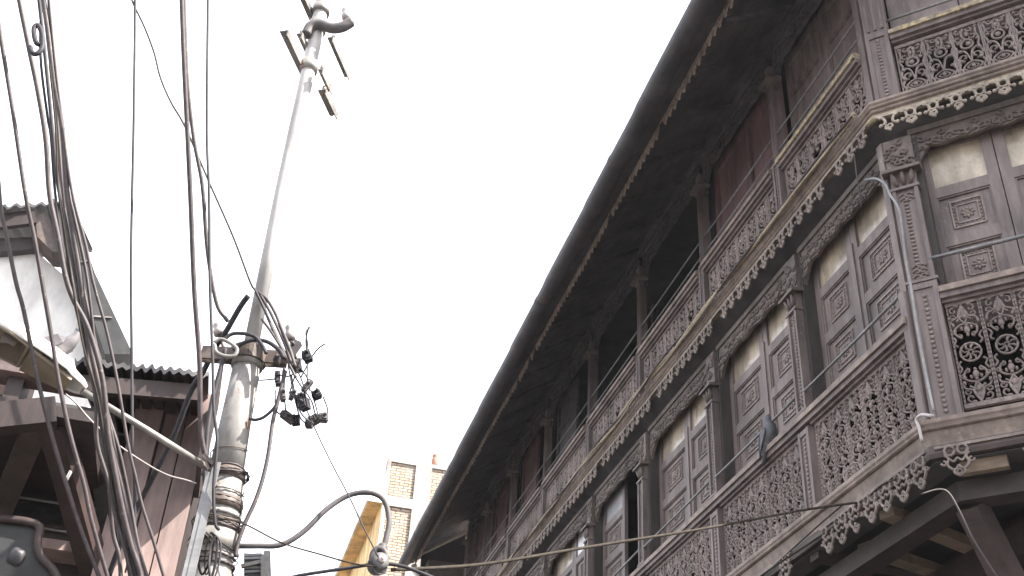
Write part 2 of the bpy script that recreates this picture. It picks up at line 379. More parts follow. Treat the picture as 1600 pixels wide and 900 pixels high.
# --- door leaf: frame of stiles and rails, recessed panels, glass on top
def door(fr, a0, a1, o, z0, rows, ztop, m='wood', mg='pane', carve=True, label=None, hinge=None, ang=0, split=1):
    """rows: list of (zlo, zhi, kind) openings, kind 'panel' / 'glass'"""
    if ang:
        h = a0 if hinge == 'a0' else a1
        base = fr; ca, sa = math.cos(math.radians(ang)), math.sin(math.radians(ang))
        def fr(a, oo, z, base=base): return base(h + (a - h) * ca - (oo - o) * (sa if hinge == 'a0' else -sa), o + (oo - o) * ca + abs(a - h) * sa, z)
    st = .085; f = MB(); f.box(fr, a0, a0 + st, o, o + .045, z0, ztop); f.box(fr, a1 - st, a1, o, o + .045, z0, ztop)
    prev = z0
    for (zl, zh, k) in rows + [(ztop, ztop, None)]:
        f.box(fr, a0 + st, a1 - st, o + .002, o + .043, prev, zl); prev = zh
    gl = MB(); cvs = []
    for (zl, zh, k) in rows:
        if k == 'glass': gl.box(fr, a0 + st, a1 - st, o + .026, o + .032, zl, zh)
        else:
            f.box(fr, a0 + st, a1 - st, o + .028, o + .04, zl, zh)
            for (x0, x1, y0, y1) in ((a0 + st, a1 - st, zl, zl + .014), (a0 + st, a1 - st, zh - .014, zh), (a0 + st, a0 + st + .014, zl + .014, zh - .014), (a1 - st - .014, a1 - st, zl + .014, zh - .014)):
                f.box(fr, x0, x1, o + .012, o + .0285, y0, y1)
            if carve:
                cv = MB(); cvs.append(cv)
                carve_square(cv, fr, (a0 + a1) / 2, (zl + zh) / 2, (a1 - a0 - 2 * st) * .58, min(.26, (zh - zl) * .66), o + .024)
    d_ = obj('door_leaf', f, m, house, label=label)
    if gl.v: obj('pane', gl, mg, d_)
    for cv in cvs: obj('carved_panel', cv, 'carved' if m == 'wood' else m, d_)
    return d_
ROWS_L = [(6.53, 6.93, 'panel'), (7.03, 7.41, 'panel'), (7.51, 7.90, 'glass')]

# --- pilaster / balustrade post of the lower floor, posts of the upper floor
def pilaster(fr, a, wd, z0, zcap, zt):
    p = MB(); h_ = wd / 2
    p.box(fr, a - h_, a + h_, -.02, .10, z0, zcap + .02)
    for sg in (-1, 1): p.box(fr, a + sg * h_ - (.03 if sg > 0 else 0), a + sg * h_ + (.03 if sg < 0 else 0), -.042, -.0195, z0 + .02, zcap - .18)
    p.box(fr, a - h_ - .02, a + h_ + .02, -.05, .09, z0 - .005, z0 + .02)
    p.box(fr, a - h_ - .015, a + h_ + .015, -.05, .08, zcap - .18, zcap - .155)
    c = obj('column', p, 'wood', house)
    for sg in (-1, 1):
        jb = MB(); x0 = a + sg * h_; jb.box(fr, min(x0, x0 + sg * .05) + (.001 if sg > 0 else 0), max(x0, x0 + sg * .05) - (.001 if sg < 0 else 0), .035, .19, z0 - .1, zt - .01); obj('shade_jamb', jb, 'jambw', c)  # dark strips added beside the column as painted reveal shade
    b = MB(); e1 = fr(1, 0, 0) - fr(0, 0, 0); e2 = fr(0, 1, 0) - fr(0, 0, 0)
    for z in np.arange(z0 + .17, zcap - .3, .036): b.blob(fr(a - .01, -.024, z), (e1 * .02, e2 * .014, Z * .014), 6, 4)
    for z in (z0 + .05, z0 + .10, z0 + .14, zcap - .28, zcap - .24): 
        b.tube([fr(a + x, -.026, z + y) for x, y in spiral(.02, 0, .03, .008, 0, 300, 7)], .008, 4)
        b.tube([fr(a - x, -.026, z + y) for x, y in spiral(.02, 0, .03, .008, 0, 300, 7)], .008, 4)
    obj('bead_strip', b, 'carved', c)
    k = MB()          # leafy capital and the little abacus board
    for j in range(3):
        x = (-.33 + .33 * j) * wd
        k.tube([fr(a + x * .8, -.026, zcap - .13), fr(a + x, -.04, zcap - .07), fr(a + x * 1.2, -.06, zcap - .02)], [.014, .024, .010], 6)
    k.prism([fr(a - h_ - .05, -.085, zcap - .01), fr(a + h_ + .05, -.085, zcap - .01), fr(a + h_ + .05, .05, zcap + .01), fr(a - h_ - .05, .05, zcap + .01)],
            [fr(a - h_ - .05, -.085, zcap + .018), fr(a + h_ + .05, -.085, zcap + .018), fr(a + h_ + .05, .05, zcap + .05), fr(a - h_ - .05, .05, zcap + .05)])
    k.box(fr, a - h_ - .012, a + h_ + .012, .0, .10, zcap + .051, zt - .002)
    for q in range(14):
        x = a + random.uniform(-h_, h_); z = random.uniform(zcap + .08, zt - .05); a_ = random.uniform(0, 360)
        k.tube([fr(x + px_, -.006, z + py_) for px_, py_ in spiral(0, 0, .034, .009, a_, a_ + 330, 8)], .011, 4)
    obj('capital', k, 'vwood', c)
def rail_post(fr, a, wd, z0, z1, name='balustrade_post'):
    p = MB(); h_ = wd / 2; p.box(fr, a - h_, a + h_, -.035, .07, z0, z1)
    for sg in (-1, 1): p.box(fr, a + sg * h_ - (.035 if sg > 0 else 0), a + sg * h_ + (.035 if sg < 0 else 0), -.05, -.0345, z0 + .01, z1 - .01)
    p.box(fr, a - h_ + .03, a + h_ - .03, -.048, -.0345, z1 - .06, z1 - .012)
    c = obj(name, p, 'wood', house); b = MB(); e1 = fr(1, 0, 0) - fr(0, 0, 0); e2 = fr(0, 1, 0) - fr(0, 0, 0)
    for z in np.arange(z0 + .06, z1 - .09, .04): b.blob(fr(a, -.038, z), (e1 * .018, e2 * .014, Z * .018), 6, 4)
    obj('bead_strip', b, 'carved', c)

# --- balustrades
def balustrade(fr, a0, a1, z0, z1, zr, motif_fn, mrail, label=None, oo=0.0, ext=(0, 0)):
    p0, p1 = a0, a1; a0 -= ext[0]; a1 += ext[1]
    f = MB(); f.box(fr, a0, a1, oo - .062, oo + .06, zr - .075, zr - .032)      # handrail moulding
    f.box(fr, p0, p1, oo - .03, oo + .045, zr - .10, zr - .0755)
    r = MB(); k = 10
    prof = [(-.085, -.03), (-.085, .018), (-.05, .04), (.04, .04), (.06, .018), (.06, -.03)]
    A = [fr(a0, oo + q, zr + y) for q, y in prof]; B = [fr(a1, oo + q, zr + y) for q, y in prof]
    r.prism(A, B)
    b_ = obj('balustrade', f, 'wood', house, label=label)
    obj('handrail', r, mrail, b_)
    p = MB(); boards(p, fr, p0 + .01, p1 - .01, z0, z1, oo + .012, motif_fn); obj('carved_panel', p, 'carved', b_)
edges_lo = [6.13 + .0] + COLS
for i in range(6):        # lower floor bays along the front
    a0 = (S0 + .09) if i == 0 else COLS[i - 1] + .11; a1 = COLS[i] - .11
    balustrade(FA, a0, a1, 5.45, 6.13, 6.255, jali_lower, 'woodh', ext=((.08 if i == 0 else .1101), .1101))
for i in range(8):        # upper floor bays
    a0 = (S0 + .09) if i == 0 else COLS[i - 1] + .075; a1 = COLS[i] - .075
    balustrade(FA, a0, a1, 8.40, 8.955, 9.08, jali_upper, 'lichen' if i < 1 else 'woodh', 'wooden balustrade with yellow lichen on its rail' if i < 1 else None)
balustrade(CA, .22, CW - .22, 5.50, 6.31, 6.43, jali_lower, 'woodh')
balustrade(CA, .22, CW - .22, 8.44, 8.98, 9.13, jali_upper, 'lichen', 'short corner balustrade with yellow lichen on its rail')
for s in COLS[:6]: rail_post(FA, s, .18, 5.40, 6.16); pilaster(FA, s, .165, 6.32, 7.52, 7.96)
for s in COLS: rail_post(FA, s, .13, 8.36, 9.16)
for t in (.11, CW - .11):
    rail_post(CA, t, .21, 5.40, 6.545); pilaster(CA, t, .20, 6.55, 7.62, 8.0); rail_post(CA, t, .2, 8.36, 9.2)
# corner infill behind the posts, front side
ci = MB(); ci.box(FA, S0 + .012, S0 + .085, -.012, .12, 5.40, 8.0); ci.box(FA, S0 - .012, S0 + .06, -.06, -.0125, 5.41, 6.5); obj('column', ci, 'wood', house)
ci = MB(); ci.box(FA, S0 + .01, S0 + .085, -.012, .12, 8.34, 10.6); obj('post', ci, 'wood', house)
for s in COLS:             # slim upper posts
    p = MB(); p.box(FA, s - .05, s + .05, -.03, .07, 9.155, 10.45)
    for sg in (-.03, .0, .03): p.box(FA, s + sg - .006, s + sg + .006, -.038, -.0295, 9.2, 10.2)
    p.box(FA, s - .065, s + .065, -.045, .08, 10.16, 10.2); p.box(FA, s - .14, s + .10, -.10, .06, 10.20, 10.235)
    obj('post', p, 'wood', house)
for t in (.11, CW - .11):
    p = MB(); p.box(CA, t - .1, t + .1, -.03, .08, 9.2, 10.7)
    for sg in (-.06, .0, .06): p.box(CA, t + sg - .012, t + sg + .012, -.042, -.0295, 9.24, 10.5)
    obj('post', p, 'wood', house)

# --- ledges between the floors, with hanging fringe
def ledge(prof1, prof2, m1, m2):
    a_ = run(prof1); o = obj('ledge', a_, m1, house); b_ = run(prof2); obj('moulding', b_, m2, o); return o
up_ledge = ledge([(-.085, 8.345), (-.10, 8.36), (-.10, 8.385), (-.02, 8.40), (.10, 8.40), (.10, 8.20), (-.065, 8.205), (-.07, 8.24)],
                 [(-.105, 8.19), (-.105, 8.215), (-.08, 8.235), (-.0755, 8.235), (-.06, 8.18), (-.09, 8.175)], 'woodh', 'lichen')
lo_ledge = ledge([(-.10, 5.34), (-.11, 5.355), (-.11, 5.385), (-.02, 5.40), (.12, 5.40), (.12, 5.12), (-.055, 5.125), (-.065, 5.22)],
                 [(-.09, 5.10), (-.10, 5.13), (-.082, 5.195), (-.069, 5.195), (-.06, 5.12), (-.05, 5.10)], 'woodh', 'beam')
obj('soffit_shade', run([(-.055, 8.165), (-.055, 8.173), (.22, 8.06), (.22, 8.05)]), 'dark', up_ledge)  # dark sheets added below the ledges to deepen the recess shade
obj('soffit_shade', run([(-.045, 5.085), (-.045, 5.093), (.15, 5.093), (.15, 5.085)]), 'dark', lo_ledge)
for o_, z_, lg in ((-.088, 8.315, up_ledge), (-.083, 8.27, up_ledge), (-.104, 5.31, lo_ledge)):
    obj('bead_moulding', run([(o_, z_ - .008), (o_ - .012, z_), (o_, z_ + .008), (o_ + .035, z_ + .008), (o_ + .035, z_ - .008)]), 'woodh', lg)
def pendant_low():
    C = []; B = []
    for sg in (-1, 1):
        C.append((circle(sg * .045, -.045, .036, 10), .012))
        C.append((spl((sg * .085, -.07), (sg * .06, -.10), (sg * .075, -.14), (sg * .05, -.175), (sg * .02, -.18), (0, -.155)), .012))
        C.append((spiral(sg * .095, -.125, .022, .010, 180 if sg < 0 else 0, 480 if sg < 0 else -300, 7), .010))
        C.append((spl((sg * .03, -.18), (sg * .035, -.205), (0, -.235)), .012))
        C.append((spl((sg * .0, -.10), (sg * .03, -.125), (sg * .055, -.10)), .010))
    C.append((circle(0, -.2, .018, 7), .009))
    return C, B
def pendant_up():
    C = []; B = []
    C.append((circle(0, -.056, .038, 12), .0125)); C.append((circle(0, -.128, .021, 8), .0115))
    for sg in (-1, 1):
        B.append((sg * .068, -.108, .019, .018))
        C.append((spl((sg * .08, -.02), (sg * .045, -.03), (sg * .03, -.08), (sg * .05, -.105)), .012))
        C.append((spl((sg * .025, -.11), (sg * .036, -.14), (sg * .0, -.165)), .012))
    B.append((0, -.168, .014, .014))
    return C, B
def fringe(fr, a0, a1, z, o, motif, step, m, parent, skip=()):
    mb = MB(); n = int((a1 - a0) / step); w_ = (a1 - a0) / n
    for k in range(n):
        if k in skip or (z > 7 and random.random() < .045): continue
        stamp(mb, fr, a0 + w_ * (k + .5) + random.uniform(-.006, .006), z + random.uniform(-.008, .006), o + random.uniform(-.006, .004), motif, random.uniform(.93, 1.07), random.uniform(.9, 1.1), sides=5)
    mb.box(fr, a0, a1, o - .008, o + .014, z - .018, z + .002)
    obj('fringe', mb, m, parent)
fringe(FA, S0 + .03, COLS[1], 8.19, -.108, pendant_up(), .178, 'frng', up_ledge)
fringe(FA, COLS[1], COLS[4], 8.19, -.108, pendant_up(), .178, 'frng', up_ledge, skip=(7, 18))
fringe(FA, COLS[4], SEND, 8.19, -.108, pendant_up(), .178, 'frng', up_ledge)
fringe(CA, .0, CW, 8.19, -.108, pendant_up(), .178, 'moss', up_ledge)
fringe(FA, S0 + .0, COLS[0] - .2, 5.175, -.098, pendant_low(), .205, 'frng', lo_ledge)
fringe(FA, COLS[0] + .3, COLS[3], 5.175, -.098, pendant_low(), .235, 'frng', lo_ledge, skip=(1, 2, 3, 7))
fringe(CA, .0, CW, 5.175, -.098, pendant_low(), .235, 'frng', lo_ledge, skip=(1,))

# --- arched carved valances
def valance(fr, a0, a1, zs, zm, zt, o, m, th=.035, dens=1.0):
    mb = MB(); n = 24; lo = []
    for i in range(n + 1):
        t = i / n; x = a0 + (a1 - a0) * t; u_ = min(t, 1 - t) * 2
        z = zs + (zm - zs) * min(1, u_ * 4.2) ** .8 + .035 * abs(math.sin(t * math.pi * 5)) - .03
        lo.append((x, z))
    for i in range(n):
        (x0, y0), (x1, y1) = lo[i], lo[i + 1]
        mb.hexa([fr(x0, o, y0), fr(x1, o, y1), fr(x1, o + th, y1), fr(x0, o + th, y0), fr(x0, o, zt), fr(x1, o, zt), fr(x1, o + th, zt), fr(x0, o + th, zt)])
    e1 = fr(1, 0, 0) - fr(0, 0, 0); e2 = fr(0, 1, 0) - fr(0, 0, 0); rr = random.Random(int(a0 * 100))
    for i in range(int(n * dens) + 1):
        t = (i + .5) / (int(n * dens) + 1); j = min(n, int(t * n)); x, z = lo[j][0], lo[j][1]
        sg = 1 if t < .5 else -1
        hh = zt - z
        for q in range(max(1, int(hh / .085))):
            cy = z + .04 + q * .085; r_ = rr.uniform(.028, .04); a_ = rr.uniform(0, 360)
            mb.tube([fr(x + px_, o - .006, cy + py_) for px_, py_ in spiral(0, 0, r_, .009, a_, a_ + sg * 330, 8)], .011, 4)
            mb.blob(fr(x + rr.uniform(-.03, .03), o - .004, cy + rr.uniform(-.03, .03)), (e1 * rr.uniform(.014, .026), e2 * .018, Z * rr.uniform(.012, .022)), 5, 3)
    mb.box(fr, a0, a1, o - .02, o + th + .01, zt - .004, zt + .05)
    obj('valance', mb, m, house)
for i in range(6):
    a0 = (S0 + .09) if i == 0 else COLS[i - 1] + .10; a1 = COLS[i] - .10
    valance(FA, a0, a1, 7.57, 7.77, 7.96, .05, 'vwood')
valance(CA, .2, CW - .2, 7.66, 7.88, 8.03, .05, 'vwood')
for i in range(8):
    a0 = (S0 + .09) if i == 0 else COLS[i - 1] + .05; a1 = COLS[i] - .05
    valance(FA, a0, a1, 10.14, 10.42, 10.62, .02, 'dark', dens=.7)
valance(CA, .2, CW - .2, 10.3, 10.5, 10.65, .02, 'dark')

# --- doors behind
for i in range(3):
    a0 = (S0 + .10) if i == 0 else COLS[i - 1] + .105; a1 = COLS[i] - .105; m_ = (a0 + a1) / 2
    if i == 0: m_ = 6.96
    door(FA, a0 + .02, m_ - .004, .15, 6.2, ROWS_L, 7.95); door(FA, m_ + .004, a1 - .02, .15, 6.2, ROWS_L, 7.95)
    jm = MB(); jm.box(FA, m_ - .03, m_ + .03, .135, .1495, 6.2, 7.6); obj('door_bead', jm, 'wood', house)
a0, a1 = COLS[2] + .105, COLS[3] - .105
door(FA, a0 + .95, a1 - .02, .15, 6.2, ROWS_L, 7.95, mg='grey', label='half-open door with a grey pane')
a0, a1 = COLS[3] + .105, COLS[4] - .105; m_ = (a0 + a1) / 2
door(FA, a0 + .02, m_ - .004, .15, 6.2, ROWS_L, 7.95, mg='paper', label='door with a broken white pane'); door(FA, m_ + .004, a1 - .02, .15, 6.2, ROWS_L, 7.95)
door(FA, COLS[4] + .12, COLS[4] + 1.0, .15, 6.2, ROWS_L, 7.95)
a0, a1 = .22, CW - .22; m_ = .80
door(CA, a0, m_ - .004, .15, 6.2, ROWS_L, 8.05); door(CA, m_ + .004, a1, .15, 6.2, ROWS_L, 8.05)
ROWS_U = [(9.06, 9.30, 'panel'), (9.40, 9.98, 'panel'), (10.06, 10.4, 'panel')]
ROWS_P = [(9.06, 9.50, 'glass'), (9.58, 10.4, 'panel')]
def pair(i, rows=ROWS_U, m='wood', mg='pane', which=(1, 1), **kw):
    a0 = (S0 + .10) if i == 0 else COLS[i - 1] + .06; a1 = COLS[i] - .06; m_ = (a0 + a1) / 2
    if which[0]: door(FA, a0 + .02, m_ - .004, .14, 8.98, rows, 10.55, m, mg, carve=False, **kw)
    if which[1]: door(FA, m_ + .004, a1 - .02, .14, 8.98, rows, 10.55, m, mg, carve=False, **kw)
pair(0, m='wood'); pair(1, ROWS_P, m='red', mg='paper', label='reddish door with a white lower pane')
pair(5, ROWS_P, m='red', mg='paper', which=(0, 1), label='reddish door with a white lower pane')
pair(4, ROWS_U, m='dark', which=(0, 1)); pair(6, ROWS_P, m='red', mg='paper', which=(0, 1), label='reddish door with a white lower pane'); pair(7, m='red')
door(CA, .22, .80, .14, 8.98, ROWS_U, 10.6, carve=False); door(CA, .81, CW - .22, .14, 8.98, ROWS_U, 10.6, carve=False)
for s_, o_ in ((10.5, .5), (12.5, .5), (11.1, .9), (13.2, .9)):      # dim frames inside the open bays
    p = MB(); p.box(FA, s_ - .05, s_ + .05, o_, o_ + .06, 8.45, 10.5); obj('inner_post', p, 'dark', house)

# --- iron guard rods
def rod(A, B, r, ends=True):
    mb = MB(); n = 8; A = np.array(A); B = np.array(B)
    mb.tube([A + (B - A) * t - Z * .006 * math.sin(math.pi * t) for t in np.linspace(0, 1, n)], r, 6)
    if ends:
        for P in (A, B): mb.blob(P, (V(.02, 0, 0), V(0, .02, 0), Z * .02), 6, 4)
    obj('guard_rod', mb, 'iron', house)
for i in range(5):
    a0 = (S0 + .06) if i == 0 else COLS[i - 1] + .08; a1 = COLS[i] - .08
    rod(FA(a0, -.03, 6.52), FA(a1, -.03, 6.50), .013)
rod(CA(.2, -.03, 6.74), CA(CW - .2, -.03, 6.74), .016)
for i in range(8):
    a0 = (S0 + .06) if i == 0 else COLS[i - 1] + .03; a1 = COLS[i] - .03
    for z in (9.29, 9.51): rod(FA(a0, -.01, z), FA(a1, -.01, z - .01), .010, False)
for z in (9.33,): rod(CA(.2, -.01, z), CA(CW - .2, -.01, z), .012, False)

# --- body: back walls, floors, partitions, ground floor
def wallbox(name, fr, a0, a1, o0, o1, z0, z1, m): 
    b = MB(); b.box(fr, a0, a1, o0, o1, z0, z1); return obj(name, b, m, house)
wallbox('back_wall', FA, S0 + 2.2, SEND, 3.0, 3.2, 0, 11.2, 'innerw')
wallbox('end_wall', FA, SEND - .2, SEND - .02, -.03, 2.99, 0, 10.6, 'wood')
ee = MB(); ee.prism([F(22.3, 3.72, 9.2), F(22.3, 4.62, 9.2), F(22.3, 4.62, 10.72), F(22.3, 3.72, 10.12)], [F(22.4, 3.72, 9.2), F(22.4, 4.62, 9.2), F(22.4, 4.62, 10.72), F(22.4, 3.72, 10.12)]); obj('gable_board', ee, 'maroon', house)
ee = MB(); ee.tube([F(22.45, 3.60, 9.95), F(22.45, 3.62, 9.85), F(22.45, 3.75, 9.6), F(22.45, 3.76, 7.0)], .06, 8); obj('downpipe', ee, 'white', house)
wallbox('end_wall', F, 21.9, 22.29, 3.80, 4.6, 0, 9.9, 'vwood')
fl = run([(.101, 5.38), (.101, 5.28), (2.2, 5.28), (2.2, 5.38)]); obj('floor', fl, 'innerw', house)
fl = run([(.101, 8.38), (.101, 8.02), (2.2, 8.02), (2.2, 8.38)]); obj('floor', fl, 'innerw', house)
fl = run([(.09, 10.75), (.09, 10.62), (2.2, 10.66), (2.2, 10.75)]); obj('ceiling', fl, 'innerw', house)
cw = run([(2.2, 5.3), (2.2, 10.8), (2.25, 10.8), (2.25, 5.3)]); obj('inner_wall', cw, 'innerw', house)
for s in (COLS[1], COLS[3] + .1, COLS[5]): wallbox('partition', FA, s - .03, s + .03, .13, 2.15, 5.4, 10.6, 'innerw')
gf = run([(1.25, 0), (1.25, 5.27), (1.4, 5.27), (1.4, 0)]); obj('lower_wall', gf, 'maroon', house)
bm_ = run([(.16, 5.02), (.16, 4.88), (.34, 4.88), (.34, 5.02)]); obj('beam', bm_, 'beam', house)
bm_ = run([(.95, 5.02), (.95, 4.80), (1.15, 4.80), (1.15, 5.02)]); obj('beam', bm_, 'beam', house)
for k, s in enumerate(np.arange(S0 + 1.75, 14, .62)):      # joists carrying the jetty
    j = MB(); j.box(FA, s - .07, s + .07, -.02, 1.24, 5.03, 5.115); obj('joist', j, 'beam', house)
for k, t in enumerate((.95, 1.35)):
    j = MB(); j.box(CA, t - .07, t + .07, -.02, .9, 5.03, 5.115); obj('joist', j, 'tan', house)
for s in (9.4, 12.4):
    j = MB(); j.beam(FA(s, 1.22, 3.3), FA(s, .24, 4.88), .13, .16); obj('strut', j, 'beam', house)
    j = MB(); j.box(FA, s - .09, s + .09, 1.1, 1.245, 0, 4.79); obj('lower_post', j, 'beam', house)
    j = MB(); j.prism([FA(s - .04, .42, 4.77), FA(s - .04, .95, 4.77), FA(s - .04, 1.09, 4.3), FA(s - .04, 1.05, 4.0), FA(s - .04, .8, 4.5)], [FA(s + .04, .42, 4.77), FA(s + .04, .95, 4.77), FA(s + .04, 1.09, 4.3), FA(s + .04, 1.05, 4.0), FA(s + .04, .8, 4.5)])
    obj('bracket', j, 'beam', house)
for p_, q_ in (((1385, 800), (1545, 866)), ((1350, 855), (1560, 925))):
    A, B = onplane(*p_, Z, 5.06), onplane(*q_, Z, 5.06); j = MB(); j.beam(A, B, .13, .08); obj('joist', j, 'tan', house)
j = MB(); j.box(CA, .13, .43, .0, .06, 5.0, 5.09); obj('plank', j, 'tan', house)
j = MB(); j.beam(corner_o(1.3) + Z * 3.2, corner_o(.28) + Z * 4.88, .16, .18); obj('strut', j, 'beam', house)
j = MB(); j.beam(corner2_o(1.3) + Z * 3.2, corner2_o(.28) + Z * 4.88, .16, .18); obj('strut', j, 'beam', house)

# --- roof with boarded soffit, gutter lip and lace
def loft_roof(prof_near, prof_far, m, name, parent, mb=None):
    mb = mb or MB(); SN, SF = S0, 22.7
    nr = [D * 5.5 + N * (n) + Z * z for n, z in prof_near]; far = [D * SF + N * n + Z * z for n, z in prof_far]
    mb.prism(nr, far); return obj(name, mb, m, parent)
rf = MB()
nearp = [(3.34, 10.10), (3.62, 10.22), (4.6, 10.86), (8.0, 12.6), (8.0, 12.75), (3.28, 10.17)]
farp = [(3.40, 10.00), (3.66, 10.12), (4.6, 10.78), (8.0, 12.5), (8.0, 12.65), (3.36, 10.08)]
roof = loft_roof(nearp, farp, 'dark', 'roof', house)
# soft bends of an old roof edge in the lip
gl = MB(); K = 110; seg = 9; rows = []
for k in range(K + 1):
    t = k / K; s = 5.5 + (22.66 - 5.5) * t; n0 = 3.30 + .09 * t; z0 = 10.06 - .09 * t + .006 * math.sin(t * 23) + .003 * math.sin(t * 61); r_ = .110 + .008 * (((s + .4) / 1.75) % 1)
    rows.append([D * s + N * (n0 - .0 + r_ * math.cos(a_)) + Z * (z0 + r_ * .8 * math.sin(a_)) for a_ in np.linspace(math.radians(-35), math.radians(-235), seg)])
vs_ = [p for r in rows for p in r]
gl.add(vs_, [(k * seg + i, k * seg + i + 1, (k + 1) * seg + i + 1, (k + 1) * seg + i) for k in range(K) for i in range(seg - 1)], True)
go = obj('gutter', gl, 'tin', house); sm = go.modifiers.new('thick', 'SOLIDIFY'); sm.thickness = .01
for s in (9.2, 12.2, 15.4, 17.6, 20.8):
    t = (s - 4.9) / 17.2; n0 = 3.30 + .09 * t; z0 = 10.06 - .09 * t
    ring = lambda ss, rr: [D * ss + N * (n0 + rr * math.cos(a_)) + Z * (z0 + rr * .8 * math.sin(a_)) for a_ in np.linspace(math.radians(-40), math.radians(-230), 9)]
    A, B = ring(s, .122), ring(s + .06, .122); jt = MB(); jt.add(A + B, [(i, i + 1, 9 + i + 1, 9 + i) for i in range(8)]); obj('gutter_joint', jt, 'tin', go)
pk = MB()
for k, (n0, z0) in enumerate(((3.39, 10.09), (3.475, 10.135))):
    pk.prism([D * 5.5 + N * n0 + Z * (z0 - .03), D * 5.5 + N * (n0 + .08) + Z * (z0 - .005), D * 5.5 + N * (n0 + .08) + Z * (z0 + .03), D * 5.5 + N * n0 + Z * (z0)],
             [D * 22.6 + N * (n0 + .06) + Z * (z0 - .12), D * 22.6 + N * (n0 + .14) + Z * (z0 - .095), D * 22.6 + N * (n0 + .14) + Z * (z0 - .06), D * 22.6 + N * (n0 + .06) + Z * (z0 - .09)])
obj('eave_board', pk, 'dark', roof)
lc = MB()
def lace_pt(s, dn, dz):
    t = (s - 4.9) / 16.8; return D * s + N * (3.565 + .04 * t + dn) + Z * (10.165 - .09 * t + dz + .012 * math.sin(s * 2.1))
for s in np.arange(5.55, 22.4, .13):
    if random.random() < .06: continue
    j_ = random.uniform(-.012, .012)
    lc.tube([lace_pt(s + x, 0, y + j_) for x, y in spl((-.06, .0), (-.045, -.085), (0, -.125), (.04, -.09), (.02, -.05), (-.015, -.065))], .0115, 4)
    lc.tube([lace_pt(s + x, 0, y + j_) for x, y in spl((.065, -.01), (.055, -.08), (.03, -.135), (.0, -.165), (-.012, -.145))], .0115, 4)
    if random.random() < .5: lc.tube([lace_pt(s + x, 0, y + j_) for x, y in spiral(.02, -.06, .03, .01, 0, 330, 7)], .007, 4)
lc.prism([lace_pt(5.5, -.012, -.012), lace_pt(5.5, .012, -.012), lace_pt(5.5, .012, .075), lace_pt(5.5, -.012, .075)], [lace_pt(22.5, -.012, -.012), lace_pt(22.5, .012, -.012), lace_pt(22.5, .012, .075), lace_pt(22.5, -.012, .075)])
obj('eave_lace', lc, 'lace', roof)
for k, s in enumerate(np.arange(5.6, 21.6, .75)):
    r_ = MB(); r_.beam(F(s, 3.68, 10.20), F(s, 4.52, 10.745), .07, .05); obj('rafter', r_, 'dark', house)
pl = MB(); pl.prism([F(5.0, 4.46, 10.67), F(5.0, 4.60, 10.67), F(5.0, 4.60, 10.82), F(5.0, 4.46, 10.75)], [F(21.5, 4.46, 10.67), F(21.5, 4.60, 10.67), F(21.5, 4.60, 10.74), F(21.5, 4.46, 10.70)]); obj('wall_plate', pl, 'dark', house)

# --- service pipe down the corner, on the house
pp_ = [(1352, 281), (1368, 279), (1382, 287), (1391, 305), (1404, 326), (1410, 360), (1416, 410), (1424, 452), (1431, 500), (1441, 555), (1452, 610), (1459, 642)]
pipe = MB(); pipe.tube(smoothpath([onplane(u, v, N, FN - .08) for u, v in pp_], 4), .0095, 7); obj('service_pipe', pipe, 'grey', house)
pl_ = MB(); pl_.tube(smoothpath([onplane(u, v, N, FN - .13) for u, v in ((1458, 650), (1440, 648), (1432, 656), (1436, 668), (1441, 690))], 4), .012, 6); obj('service_pipe', pl_, 'porc', house)

# ================================================================== POLE
PY = 5.2
def pat(u, v, dy=0): return at(u, v, PY + dy)
pole = thing('utility_pole', V(pat(325, 900)[0] + .25, PY, 0), 'tall grey steel utility pole wrapped in wires between the houses', 'utility pole')
def px2m(P, w_): return w_ * dist(P) / FPX
lo_pts = [(300, 1000, 70), (325, 900, 66), (345, 790, 60), (352, 745, 55)]
mid_pts = [(352, 745, 52), (368, 660, 46), (386, 572, 42), (400, 500, 38)]
hi_pts = [(386, 572, 23), (440, 300, 21), (483, 105, 21), (505, 0, 21), (520, -70, 20)]
def axis(pts): return [pat(u, v) for u, v, w_ in pts], [px2m(pat(u, v), w_) / 2 for u, v, w_ in pts]
A, R_ = axis(lo_pts); base = A[0] + (A[0] - A[1]) / (A[0][2] - A[1][2]) * (0 - A[0][2]); base = V(A[0][0] - .05, A[0][1], 0)
m_ = MB(); m_.tube([base] + A, [R_[0] * 1.02] + R_, 20); obj('lower_tube', m_, 'polelow', pole)
A, R_ = axis(mid_pts[:3]); m_ = MB(); m_.tube(A, R_, 20); obj('middle_tube', m_, 'polelow', pole)
A, R_ = axis(hi_pts); m_ = MB(); m_.tube(A, R_, 20); obj('upper_tube', m_, 'pole', pole)
def axpt(v):     # axis point and radius at image row v
    P = lo_pts + mid_pts[1:3] + hi_pts[1:]
    for (u0, v0, w0), (u1, v1, w1) in zip(P, P[1:]):
        if v1 <= v <= v0:
            t = (v - v0) / (v1 - v0); return u0 + (u1 - u0) * t, w0 + (w1 - w0) * t
    return P[-1][0], P[-1][2]
def band(v0, v1, extra, m, name='band'):
    (u0, w0), (u1, w1) = axpt(v0), axpt(v1); A, B = pat(u0, v0), pat(u1, v1)
    b = MB(); b.lathe(A, B, [(0, px2m(A, w0) / 2 + extra), (1, px2m(B, w1) / 2 + extra)], 20); return obj(name, b, m, pole)
band(752, 738, .008, 'rust'); band(800, 782, .008, 'rust'); band(812, 806, .010, 'polelow'); band(862, 835, .012, 'galv'); band(112, 98, .012, 'galv'); band(50, 36, .012, 'galv')
band(575, 556, .010, 'galv'); band(22, 12, .012, 'galv')
